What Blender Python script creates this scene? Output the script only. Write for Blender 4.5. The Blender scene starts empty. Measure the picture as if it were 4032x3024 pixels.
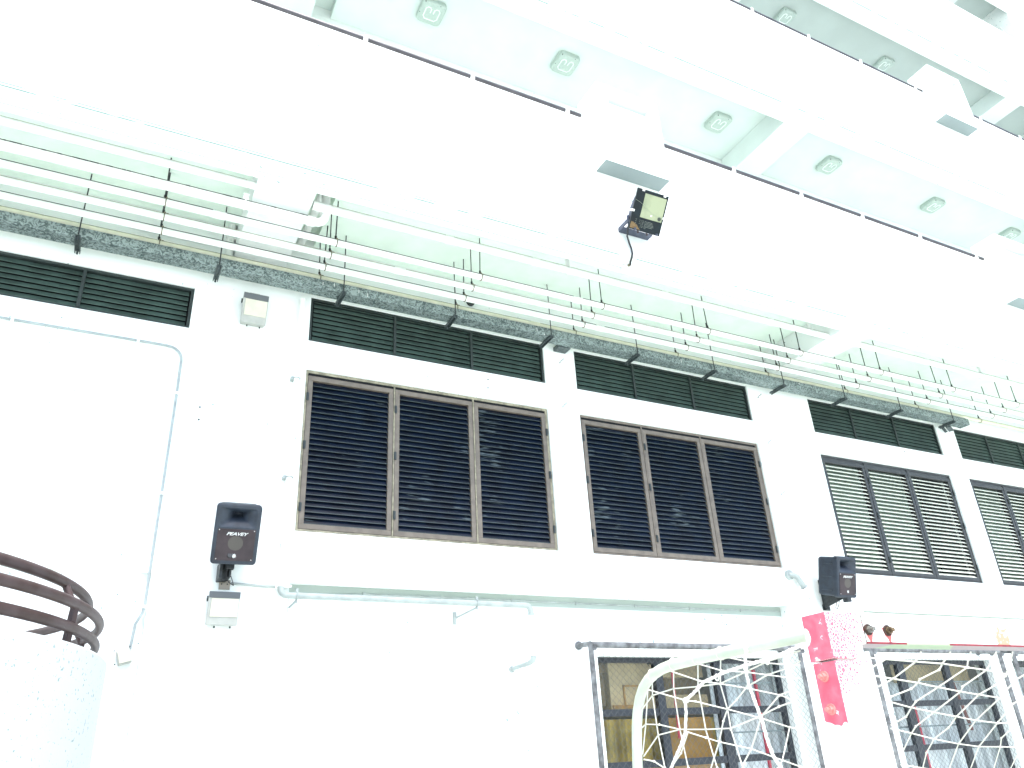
import bpy, bmesh, math, random
from mathutils import Vector, Matrix, Euler
random.seed(7)
R = math.radians
scene = bpy.context.scene
C = scene.collection

# ------------------------------------------------------------------ camera, sky, sun, exposure
cam_data = bpy.data.cameras.new("Camera")
cam = bpy.data.objects.new("Camera", cam_data)
C.objects.link(cam)
ROWS = [[0.8904153, -0.4521294, -0.0523421], [0.1572287, 0.4134688, -0.8968404], [0.4271297, 0.7903307, 0.4392466]]
right, down, fwd = [Vector(r) for r in ROWS]
m = Matrix((right, -down, -fwd)).transposed().to_4x4()
m.translation = Vector((0.0, -6.0, 1.6))
cam.matrix_world = m
cam_data.sensor_width = 36.0
cam_data.lens = 27.454
cam_data.clip_start = 0.05
cam_data.clip_end = 3000
scene.camera = cam

SUN_EL, SUN_AZ = R(68), R(10)          # azimuth measured from -Y (behind the camera) towards -X
world = bpy.data.worlds.new("World")
scene.world = world
world.use_nodes = True
wn = world.node_tree
bg = wn.nodes["Background"]
sky = wn.nodes.new("ShaderNodeTexSky")
sky.sky_type = 'NISHITA'
sky.sun_disc = False
sky.sun_elevation = SUN_EL
sky.sun_rotation = R(180) + SUN_AZ
sky.air_density = 1.0
sky.dust_density = 3.0
sky.ozone_density = 1.0
wn.links.new(sky.outputs[0], bg.inputs[0])
bg.inputs[1].default_value = 0.12
sd = Vector((-math.sin(SUN_AZ) * math.cos(SUN_EL), -math.cos(SUN_AZ) * math.cos(SUN_EL), math.sin(SUN_EL)))
sun_data = bpy.data.lights.new("sun", 'SUN')
sun_data.energy = 1.5
sun_data.angle = R(35)
sun_data.color = (1.0, 0.98, 0.94)
sun = bpy.data.objects.new("sun", sun_data)
sun.rotation_euler = sd.to_track_quat('Z', 'Y').to_euler()
sun.location = (0, -10, 30)
C.objects.link(sun)
scene.view_settings.view_transform = 'Standard'
scene.view_settings.look = 'None'
scene.view_settings.exposure = 2.05
scene.view_settings.gamma = 1.0

# ------------------------------------------------------------------ materials
MATS = {}
def nt_mat(name):
    mt = bpy.data.materials.new(name); mt.use_nodes = True
    return mt, mt.node_tree, mt.node_tree.nodes["Principled BSDF"]
def mat(name, col, rough=0.6, metal=0.0, var=0.0, vscale=8.0, bump=0.0, bscale=60.0, spec=0.5, col2=None, lo=0.35, hi=0.65, coat=0.0):
    if name in MATS: return MATS[name]
    mt, nt, b = nt_mat(name)
    b.inputs["Base Color"].default_value = (*col, 1)
    b.inputs["Roughness"].default_value = rough
    b.inputs["Metallic"].default_value = metal
    b.inputs["Specular IOR Level"].default_value = spec
    b.inputs["Coat Weight"].default_value = coat
    tc = nt.nodes.new("ShaderNodeTexCoord")
    if var > 0 or col2:
        n = nt.nodes.new("ShaderNodeTexNoise"); n.inputs["Scale"].default_value = vscale
        n.inputs["Detail"].default_value = 6
        nt.links.new(tc.outputs["Object"], n.inputs["Vector"])
        rp = nt.nodes.new("ShaderNodeValToRGB")
        c2 = col2 if col2 else tuple(max(0, c * (1 - var)) for c in col)
        c1 = col if col2 else tuple(min(1, c * (1 + var)) for c in col)
        rp.color_ramp.elements[0].position = lo; rp.color_ramp.elements[1].position = hi
        rp.color_ramp.elements[0].color = (*c2, 1); rp.color_ramp.elements[1].color = (*c1, 1)
        nt.links.new(n.outputs["Fac"], rp.inputs["Fac"])
        nt.links.new(rp.outputs[0], b.inputs["Base Color"])
    if bump > 0:
        n = nt.nodes.new("ShaderNodeTexNoise"); n.inputs["Scale"].default_value = bscale; n.inputs["Detail"].default_value = 5
        nt.links.new(tc.outputs["Object"], n.inputs["Vector"])
        bp = nt.nodes.new("ShaderNodeBump"); bp.inputs["Strength"].default_value = bump; bp.inputs["Distance"].default_value = 0.01
        nt.links.new(n.outputs["Fac"], bp.inputs["Height"])
        nt.links.new(bp.outputs[0], b.inputs["Normal"])
    MATS[name] = mt
    return mt

def wall_mat(name, col, chips=0.22, chip_scale=16.0, thr=0.80):
    """painted render with a sprinkling of tiny chips and pinholes"""
    mt, nt, b = nt_mat(name)
    b.inputs["Roughness"].default_value = 0.75
    b.inputs["Specular IOR Level"].default_value = 0.25
    tc = nt.nodes.new("ShaderNodeTexCoord")
    n1 = nt.nodes.new("ShaderNodeTexNoise"); n1.inputs["Scale"].default_value = 1.3; n1.inputs["Detail"].default_value = 5
    nt.links.new(tc.outputs["Object"], n1.inputs["Vector"])
    rp = nt.nodes.new("ShaderNodeValToRGB")
    rp.color_ramp.elements[0].position = 0.3; rp.color_ramp.elements[1].position = 0.6
    rp.color_ramp.elements[0].color = (*[c * 0.95 for c in col], 1); rp.color_ramp.elements[1].color = (*col, 1)
    nt.links.new(n1.outputs["Fac"], rp.inputs["Fac"])
    v = nt.nodes.new("ShaderNodeTexNoise"); v.inputs["Scale"].default_value = chip_scale; v.inputs["Detail"].default_value = 2
    nt.links.new(tc.outputs["Object"], v.inputs["Vector"])
    patch = nt.nodes.new("ShaderNodeTexNoise"); patch.inputs["Scale"].default_value = 0.9
    nt.links.new(tc.outputs["Object"], patch.inputs["Vector"])
    ad = nt.nodes.new("ShaderNodeMath"); ad.operation = 'MULTIPLY_ADD'; ad.inputs[1].default_value = 0.25
    nt.links.new(patch.outputs["Fac"], ad.inputs[0]); nt.links.new(v.outputs["Fac"], ad.inputs[2])
    gt = nt.nodes.new("ShaderNodeMath"); gt.operation = 'GREATER_THAN'; gt.inputs[1].default_value = thr + 0.13
    nt.links.new(ad.outputs[0], gt.inputs[0])
    mx = nt.nodes.new("ShaderNodeMix"); mx.data_type = 'RGBA'
    nt.links.new(gt.outputs[0], mx.inputs["Factor"]); nt.links.new(rp.outputs[0], mx.inputs[6])
    mx.inputs[7].default_value = (chips * 0.7, chips, chips, 1)
    nt.links.new(mx.outputs[2], b.inputs["Base Color"])
    bp = nt.nodes.new("ShaderNodeBump"); bp.inputs["Strength"].default_value = 0.25; bp.inputs["Distance"].default_value = 0.004
    n2 = nt.nodes.new("ShaderNodeTexNoise"); n2.inputs["Scale"].default_value = 45; n2.inputs["Detail"].default_value = 6
    nt.links.new(tc.outputs["Object"], n2.inputs["Vector"]); nt.links.new(n2.outputs["Fac"], bp.inputs["Height"])
    nt.links.new(bp.outputs[0], b.inputs["Normal"])
    MATS[name] = mt
    return mt

WALL = wall_mat("white_wall_paint", (0.84, 0.88, 0.85), chips=0.27, chip_scale=26.0, thr=0.742)
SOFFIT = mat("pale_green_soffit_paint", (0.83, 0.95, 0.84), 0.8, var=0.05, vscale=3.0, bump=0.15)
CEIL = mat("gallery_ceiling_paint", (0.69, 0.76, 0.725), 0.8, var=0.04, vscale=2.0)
PIPEW = mat("white_pipe_paint", (0.82, 0.84, 0.80), 0.45, var=0.05, vscale=12)
PIPEY = mat("yellowed_pipe_paint", (0.66, 0.66, 0.50), 0.45, var=0.08, vscale=9)
GROUND = mat("green_court_paint", (0.56, 0.61, 0.58), 0.8, var=0.08, vscale=0.6, bump=0.2)
BLADE = mat("dark_louvre_paint", (0.0015, 0.006, 0.017), 0.42, var=0.4, vscale=7, spec=0.35)
def streaky(mt, pale):
    nt = mt.node_tree; b = nt.nodes["Principled BSDF"]; src = b.inputs["Base Color"].links[0].from_socket
    tc = nt.nodes.new("ShaderNodeTexCoord"); mp = nt.nodes.new("ShaderNodeMapping"); mp.inputs["Scale"].default_value = (7, 20, 46)
    n1 = nt.nodes.new("ShaderNodeTexNoise"); n1.inputs["Scale"].default_value = 1.0; n1.inputs["Detail"].default_value = 4
    n2 = nt.nodes.new("ShaderNodeTexNoise"); n2.inputs["Scale"].default_value = 2.3
    nt.links.new(tc.outputs["Object"], mp.inputs[0]); nt.links.new(mp.outputs[0], n1.inputs["Vector"]); nt.links.new(tc.outputs["Object"], n2.inputs["Vector"])
    a = nt.nodes.new("ShaderNodeMath"); a.operation = 'MULTIPLY_ADD'; a.inputs[1].default_value = 0.9; nt.links.new(n2.outputs[0], a.inputs[0]); nt.links.new(n1.outputs[0], a.inputs[2])
    r = nt.nodes.new("ShaderNodeValToRGB"); r.color_ramp.elements[0].position = 0.0; r.color_ramp.elements[1].position = 1.0
    mr = nt.nodes.new("ShaderNodeMapRange"); mr.inputs[1].default_value = 1.13; mr.inputs[2].default_value = 1.27; nt.links.new(a.outputs[0], mr.inputs[0])
    mx = nt.nodes.new("ShaderNodeMix"); mx.data_type = 'RGBA'; nt.links.new(mr.outputs[0], mx.inputs["Factor"]); nt.links.new(src, mx.inputs[6]); mx.inputs[7].default_value = (*pale, 1)
    nt.links.new(mx.outputs[2], b.inputs["Base Color"])
streaky(BLADE, (0.10, 0.13, 0.14))
LIP = mat("louvre_edge_highlight", (0.024, 0.038, 0.040), 0.5, var=0.3, vscale=10)  # blade paint lightened, sky highlight on the lips put into the colour
VBLADE = mat("grey_green_vent_blade", (0.036, 0.064, 0.054), 0.5, var=0.3, vscale=6)
VLIP = mat("vent_edge_highlight", (0.058, 0.095, 0.080), 0.55, var=0.3, vscale=10)  # paler vent lips, edge highlight put into the colour
VFRAME = mat("vent_frame_paint", (0.020, 0.030, 0.028), 0.5, var=0.2)
BACK = mat("black_backing", (0.003, 0.004, 0.006), 0.9)
TAUPE = mat("taupe_aluminium", (0.150, 0.125, 0.098), 0.45, var=0.15, vscale=14)
TAUPE_D = mat("dark_taupe_aluminium", (0.036, 0.038, 0.038), 0.45, var=0.15, vscale=14)
CREAM = mat("cream_sealant_strip", (0.26, 0.24, 0.17), 0.6, var=0.3, vscale=20)
BLADE_L = mat("cream_open_blade", (0.82, 0.82, 0.70), 0.5, var=0.12, vscale=9)
HINGE = mat("grey_hinge", (0.045, 0.055, 0.055), 0.4, metal=0.4)
ROD = mat("dark_steel_rod", (0.022, 0.024, 0.028), 0.5, metal=0.3, var=0.3, vscale=40)
CLAMP = mat("clamp_steel", (0.20, 0.18, 0.12), 0.5, metal=0.4, var=0.5, vscale=60)
STRUT = mat("strut_steel", (0.075, 0.095, 0.096), 0.5, metal=0.3, var=0.4, vscale=50)
RAILDK = mat("dark_rail_steel", (0.075, 0.072, 0.078), 0.35, metal=0.6, var=0.2)
BROWN = mat("brown_rail_paint", (0.034, 0.017, 0.013), 0.5, var=0.0, spec=0.3, col2=(0.060, 0.040, 0.040), vscale=9, lo=0.4, hi=0.75)
POSTW = mat("white_goal_paint", (0.80, 0.80, 0.78), 0.5, var=0.04, vscale=12)
TUBEW = mat("pale_goal_tube_paint", (0.46, 0.51, 0.41), 0.5, var=0.08, vscale=10)
CORD = mat("white_net_cord", (0.58, 0.575, 0.50), 0.8)
ROPE = mat("white_rope", (0.78, 0.77, 0.70), 0.85, bump=0.6, bscale=120)
RUST = mat("rusty_bolt", (0.035, 0.016, 0.010), 0.7, var=0.6, vscale=60)
RUSTNUT = mat("worn_nut", (0.16, 0.11, 0.06), 0.5, metal=0.5, var=0.6, vscale=70)
REDBOLT = mat("red_painted_bolt", (0.62, 0.22, 0.20), 0.45, var=0.2, vscale=60)
SPK = mat("blue_black_speaker_plastic", (0.015, 0.023, 0.036), 0.5, var=0.25, vscale=20, bump=0.15, bscale=300)
SPKSIDE = mat("worn_speaker_plastic", (0.036, 0.046, 0.058), 0.55, var=0.3, vscale=18)
GRILLE = mat("brown_speaker_grille", (0.030, 0.021, 0.024), 0.6, metal=0.2, var=0.35, vscale=9)
CONE = mat("grey_speaker_cone", (0.058, 0.052, 0.044), 0.6, var=0.1)
SILVER = mat("silver_lettering", (0.62, 0.64, 0.62), 0.4)
SCREW = mat("bright_screw", (0.5, 0.5, 0.5), 0.35, metal=0.5)
BLACKST = mat("black_bracket_paint", (0.018, 0.022, 0.024), 0.5, var=0.5, vscale=30)
BEIGE = mat("beige_fitting_plastic", (0.36, 0.37, 0.335), 0.5, var=0.08, vscale=15)
LENS = mat("cream_lens", (0.56, 0.54, 0.43), 0.3, var=0.06, vscale=12)
GREYBAND = mat("grey_hood", (0.09, 0.10, 0.105), 0.5)
PLATE = mat("bare_plywood_plate", (0.30, 0.27, 0.22), 0.6)
LAMPG = mat("grey_green_lamp_diffuser", (0.44, 0.52, 0.47), 0.35, var=0.06, vscale=60)
LAMPT = mat("white_lamp_tube", (0.85, 0.90, 0.86), 0.3)
FLGLASS = mat("black_glass_border", (0.003, 0.009, 0.012), 0.35, var=0.4, vscale=12, spec=0.25)
FLWIN = mat("yellowed_flood_lens", (0.30, 0.33, 0.20), 0.35, col2=(0.15, 0.18, 0.11), vscale=5, lo=0.25, hi=0.5)
FLBODY = mat("blue_grey_cast_body", (0.055, 0.065, 0.095), 0.45, metal=0.2, var=0.2, vscale=20)
FLRUST = mat("ochre_burnt_patch", (0.14, 0.085, 0.03), 0.6, var=0.3, vscale=50)
CLIPW = mat("white_plastic_clip", (0.75, 0.75, 0.72), 0.4)
CABLE = mat("black_cable", (0.016, 0.018, 0.022), 0.45)
CAGEST = mat("weathered_galvanised_tube", (0.21, 0.22, 0.225), 0.5, metal=0.2, col2=(0.07, 0.07, 0.072), vscale=16, lo=0.35, hi=0.65)
WIRE = mat("dull_mesh_wire", (0.10, 0.11, 0.11), 0.5, metal=0.2)
NAVY = mat("navy_window_frame", (0.010, 0.014, 0.022), 0.35, var=0.2, spec=0.6)
CURTY = mat("olive_yellow_curtain", (0.38, 0.28, 0.07), 0.9, var=0.25, vscale=6)
CURTB = mat("pale_blue_curtain", (0.86, 0.90, 0.93), 0.9, var=0.08, vscale=4)
BOARD = mat("brown_board", (0.30, 0.155, 0.030), 0.5, var=0.25, vscale=4)
TAN = mat("tan_cabinet", (0.44, 0.33, 0.175), 0.6, var=0.1, vscale=6)
TAN_D = mat("dark_brown_cabinet", (0.15, 0.10, 0.04), 0.6, var=0.2, vscale=6)  # dark brown of the cupboard and the hanging cloth
REDP = mat("red_pole_paint", (0.62, 0.035, 0.08), 0.4)
RODG = mat("grey_curtain_rod", (0.22, 0.27, 0.28), 0.4)
INTG = mat("grey_green_interior_paint", (0.20, 0.28, 0.22), 0.8, var=0.06, vscale=2)
INTD = mat("dark_interior", (0.05, 0.065, 0.06), 0.9)
PIPEL = mat("shaded_white_pipe_paint", (0.33, 0.37, 0.355), 0.45, var=0.12, vscale=14)  # white pipes painted greyer, their shading put into the colour
CONDG = mat("shadow_grey_conduit_paint", (0.31, 0.355, 0.355), 0.5, var=0.15, vscale=14)  # grey stands in for the shadow outlining white conduit and rim
EDGELINE = mat("grey_green_edge_line", (0.22, 0.33, 0.31), 0.9, col2=(0.80, 0.84, 0.82), vscale=5, lo=0.44, hi=0.5)  # broken grey-green line colour for parapet and pier edges
LEDGE_SHADE = mat("grey_green_ledge_shade", (0.36, 0.42, 0.385), 0.8, var=0.02, vscale=5)  # shade beneath the ledge, put into the colour of a flat strip
CEIL2 = mat("shaded_gallery_ceiling_paint", (0.47, 0.53, 0.50), 0.8, var=0.04, vscale=2.0)  # darker ceiling copy, dimness of the upper galleries put into the colour
SLOT = mat("pale_grey_slot_shade", (0.40, 0.47, 0.47), 0.8)  # greyer than the box, recess shade put into the colour
UNDER = mat("grey_underside", (0.22, 0.265, 0.26), 0.7, var=0.05, vscale=3)
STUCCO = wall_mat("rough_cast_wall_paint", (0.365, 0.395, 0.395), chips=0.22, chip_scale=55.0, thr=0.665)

def galvanised():
    mt, nt, b = nt_mat("spangled_galvanised_steel")
    tc = nt.nodes.new("ShaderNodeTexCoord")
    nz = nt.nodes.new("ShaderNodeTexNoise"); nz.inputs["Scale"].default_value = 9; nz.inputs["Detail"].default_value = 2
    nt.links.new(tc.outputs["Object"], nz.inputs["Vector"])
    sub = nt.nodes.new("ShaderNodeMix"); sub.data_type = 'RGBA'; sub.inputs["Factor"].default_value = 0.04
    nt.links.new(tc.outputs["Object"], sub.inputs[6]); nt.links.new(nz.outputs["Color"], sub.inputs[7])
    v = nt.nodes.new("ShaderNodeTexNoise"); v.inputs["Scale"].default_value = 34; v.inputs["Detail"].default_value = 3.5; v.inputs["Distortion"].default_value = 1.8
    nt.links.new(sub.outputs[2], v.inputs["Vector"])
    rp = nt.nodes.new("ShaderNodeValToRGB")
    rp.color_ramp.elements[0].position = 0.40; rp.color_ramp.elements[1].position = 0.58
    rp.color_ramp.elements[0].color = (0.068, 0.094, 0.092, 1); rp.color_ramp.elements[1].color = (0.27, 0.33, 0.315, 1)
    nt.links.new(v.outputs["Fac"], rp.inputs["Fac"]); nt.links.new(rp.outputs[0], b.inputs["Base Color"])
    b.inputs["Metallic"].default_value = 0.35; b.inputs["Roughness"].default_value = 0.5
    MATS["galv"] = mt; return mt
GALV = galvanised()

def glass():
    mt = bpy.data.materials.new("window_glass"); mt.use_nodes = True
    nt = mt.node_tree; nt.nodes.clear()
    out = nt.nodes.new("ShaderNodeOutputMaterial"); mx = nt.nodes.new("ShaderNodeMixShader")
    tr = nt.nodes.new("ShaderNodeBsdfTransparent"); tr.inputs[0].default_value = (0.93, 0.95, 0.95, 1)
    gl = nt.nodes.new("ShaderNodeBsdfGlossy"); gl.inputs["Roughness"].default_value = 0.02
    lw = nt.nodes.new("ShaderNodeLayerWeight"); lw.inputs[0].default_value = 0.5
    pw = nt.nodes.new("ShaderNodeMath"); pw.operation = 'POWER'; pw.inputs[1].default_value = 4.0
    fr = nt.nodes.new("ShaderNodeMath"); fr.operation = 'MULTIPLY_ADD'; fr.inputs[1].default_value = 0.45; fr.inputs[2].default_value = 0.03
    nt.links.new(lw.outputs["Facing"], pw.inputs[0]); nt.links.new(pw.outputs[0], fr.inputs[0])
    nt.links.new(fr.outputs[0], mx.inputs[0]); nt.links.new(tr.outputs[0], mx.inputs[1]); nt.links.new(gl.outputs[0], mx.inputs[2])
    nt.links.new(mx.outputs[0], out.inputs[0]); return mt
GLASS = glass()

def red_crackle():
    """white goal paint with flaking red overpaint: solid on the side face, crackled on the front, world-metre coordinates"""
    mt, nt, b = nt_mat("flaking_red_goal_paint")
    L = nt.links.new
    def N(t, **k):
        n = nt.nodes.new(t)
        for a, v in k.items(): setattr(n, a, v)
        return n
    def M(op, a, b_=None, c=None):
        n = N("ShaderNodeMath", operation=op)
        for i, x in enumerate((a, b_, c)):
            if x is None: continue
            if isinstance(x, (int, float)): n.inputs[i].default_value = x
            else: L(x, n.inputs[i])
        return n.outputs[0]
    geo = N("ShaderNodeNewGeometry"); sep = N("ShaderNodeSeparateXYZ"); L(geo.outputs["Position"], sep.inputs[0])
    x, y, z = sep.outputs
    nz = N("ShaderNodeTexNoise"); nz.inputs["Scale"].default_value = 22; nz.inputs["Detail"].default_value = 5; L(geo.outputs["Position"], nz.inputs["Vector"])
    n = nz.outputs["Fac"]
    nb = N("ShaderNodeTexNoise"); nb.inputs["Scale"].default_value = 9; nb.inputs["Detail"].default_value = 2; L(geo.outputs["Position"], nb.inputs["Vector"])
    nlow = nb.outputs["Fac"]
    vo = N("ShaderNodeTexVoronoi", feature='DISTANCE_TO_EDGE'); vo.inputs["Scale"].default_value = 95
    mixv = N("ShaderNodeMix", data_type='RGBA'); mixv.inputs["Factor"].default_value = 0.03
    L(geo.outputs["Position"], mixv.inputs[6]); L(nz.outputs["Color"], mixv.inputs[7]); L(mixv.outputs[2], vo.inputs["Vector"])
    edge = vo.outputs["Distance"]
    # front amount: 1 at left edge, fading to the right and downwards
    fx = M('DIVIDE', M('SUBTRACT', x, 2.268), 0.19)
    zlim = M('ADD', M('MULTIPLY', fx, 0.10), 1.69)
    zin = M('DIVIDE', M('SUBTRACT', z, zlim), 0.10)
    zin.node.use_clamp = True
    amt = M('MULTIPLY', M('SUBTRACT', 1.12, M('MULTIPLY', fx, 0.42)), zin)
    a2 = M('ADD', amt, M('MULTIPLY', M('SUBTRACT', n, 0.5), 1.3))
    thr = M('SUBTRACT', 0.42, M('MULTIPLY', a2, 0.36))
    front = M('MULTIPLY', M('GREATER_THAN', edge, M('MAXIMUM', thr, 0.055)), M('GREATER_THAN', zin, 0.02))
    # side face: solid above a ragged line, with one worn white patch near the top
    low = M('ADD', M('MULTIPLY', M('SUBTRACT', nlow, 0.5), 0.12), M('ADD', 1.665, M('MULTIPLY', M('ADD', y, 3.95), 0.35)))
    sid = M('GREATER_THAN', z, low)
    dy = M('DIVIDE', M('SUBTRACT', y, -3.895), 0.030); dz = M('DIVIDE', M('SUBTRACT', z, 1.958), 0.036)
    dd = M('ADD', M('ADD', M('MULTIPLY', dy, dy), M('MULTIPLY', dz, dz)), M('MULTIPLY', M('SUBTRACT', nlow, 0.45), 7.0))
    sid = M('MULTIPLY', sid, M('GREATER_THAN', dd, 1.0))
    scr = M('MULTIPLY', M('GREATER_THAN', n, 0.62), M('LESS_THAN', edge, 0.05))
    sid = M('MULTIPLY', sid, M('SUBTRACT', 1.0, scr))
    nrm = N("ShaderNodeSeparateXYZ"); L(geo.outputs["True Normal"], nrm.inputs[0])
    isside = M('LESS_THAN', nrm.outputs[0], -0.5)
    fac = M('ADD', M('MULTIPLY', sid, isside), M('MULTIPLY', front, M('SUBTRACT', 1.0, isside)))
    rz = N("ShaderNodeValToRGB"); rz.color_ramp.elements[0].color = (0.60, 0.09, 0.14, 1); rz.color_ramp.elements[1].color = (0.66, 0.15, 0.20, 1)
    rz.color_ramp.elements[0].position = 0.4; rz.color_ramp.elements[1].position = 0.65; L(n, rz.inputs["Fac"])
    mx = N("ShaderNodeMix", data_type='RGBA'); mx.inputs[6].default_value = (0.80, 0.80, 0.78, 1)
    L(fac, mx.inputs["Factor"]); L(rz.outputs[0], mx.inputs[7]); L(mx.outputs[2], b.inputs["Base Color"])
    bp = N("ShaderNodeBump"); bp.inputs["Strength"].default_value = 0.3; bp.inputs["Distance"].default_value = 0.002
    L(fac, bp.inputs["Height"]); L(bp.outputs[0], b.inputs["Normal"])
    b.inputs["Roughness"].default_value = 0.5
    return mt
REDPAINT = red_crackle()

def bar_mat():
    """white crossbar paint with rust runs below the bolts and one orange rust bloom"""
    mt, nt, b = nt_mat("stained_crossbar_paint")
    L = nt.links.new
    def N(t, **k):
        n = nt.nodes.new(t)
        for a, v in k.items(): setattr(n, a, v)
        return n
    def M(op, a, b_=None, c=None):
        n = N("ShaderNodeMath", operation=op)
        for i, x in enumerate((a, b_, c)):
            if x is None: continue
            if isinstance(x, (int, float)): n.inputs[i].default_value = x
            else: L(x, n.inputs[i])
        return n.outputs[0]
    geo = N("ShaderNodeNewGeometry"); sep = N("ShaderNodeSeparateXYZ"); L(geo.outputs["Position"], sep.inputs[0])
    x, y, z = sep.outputs
    nz = N("ShaderNodeTexNoise"); nz.inputs["Scale"].default_value = 60; nz.inputs["Detail"].default_value = 6; L(geo.outputs["Position"], nz.inputs["Vector"])
    n = nz.outputs["Fac"]
    def run(x0):
        w = M('ADD', 0.006, M('MULTIPLY', M('MAXIMUM', M('SUBTRACT', z, 1.935), 0.0), 0.55))
        inside = M('LESS_THAN', M('ABSOLUTE', M('SUBTRACT', x, M('ADD', x0, M('MULTIPLY', M('SUBTRACT', n, 0.5), 0.02)))), w)
        return M('MULTIPLY', inside, M('LESS_THAN', z, 1.982))
    runs = M('MAXIMUM', run(2.475), run(2.574))
    dx = M('DIVIDE', M('SUBTRACT', x, M('ADD', 3.235, M('MULTIPLY', M('SUBTRACT', z, 1.93), 0.2))), 0.05)
    dz = M('DIVIDE', M('SUBTRACT', z, 1.93), 0.075)
    bloom = M('LESS_THAN', M('ADD', M('ADD', M('MULTIPLY', dx, dx), M('MULTIPLY', dz, dz)), M('MULTIPLY', M('SUBTRACT', n, 0.5), 5.0)), 0.8)
    m1 = N("ShaderNodeMix", data_type='RGBA'); m1.inputs[6].default_value = (0.80, 0.80, 0.78, 1); m1.inputs[7].default_value = (0.55, 0.12, 0.11, 1); L(runs, m1.inputs["Factor"])
    m2 = N("ShaderNodeMix", data_type='RGBA'); m2.inputs[7].default_value = (0.56, 0.25, 0.16, 1); L(m1.outputs[2], m2.inputs[6]); L(bloom, m2.inputs["Factor"])
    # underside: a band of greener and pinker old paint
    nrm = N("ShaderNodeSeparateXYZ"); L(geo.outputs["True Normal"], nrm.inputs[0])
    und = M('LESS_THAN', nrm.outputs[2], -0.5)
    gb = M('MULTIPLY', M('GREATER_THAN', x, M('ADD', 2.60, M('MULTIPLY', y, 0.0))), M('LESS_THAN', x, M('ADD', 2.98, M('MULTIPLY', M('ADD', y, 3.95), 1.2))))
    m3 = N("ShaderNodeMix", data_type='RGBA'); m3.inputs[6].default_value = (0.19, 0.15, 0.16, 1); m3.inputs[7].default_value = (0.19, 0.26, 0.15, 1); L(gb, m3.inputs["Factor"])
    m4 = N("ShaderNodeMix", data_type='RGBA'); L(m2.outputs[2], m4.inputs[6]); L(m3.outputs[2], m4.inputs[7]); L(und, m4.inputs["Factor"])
    L(m4.outputs[2], b.inputs["Base Color"]); b.inputs["Roughness"].default_value = 0.5
    return mt
BARPAINT = bar_mat()
DKRED = mat("dark_red_edge_paint", (0.20, 0.016, 0.025), 0.5, var=0.3, vscale=40)
GREENEDGE = mat("green_edge_paint", (0.30, 0.40, 0.24), 0.5)

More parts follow.
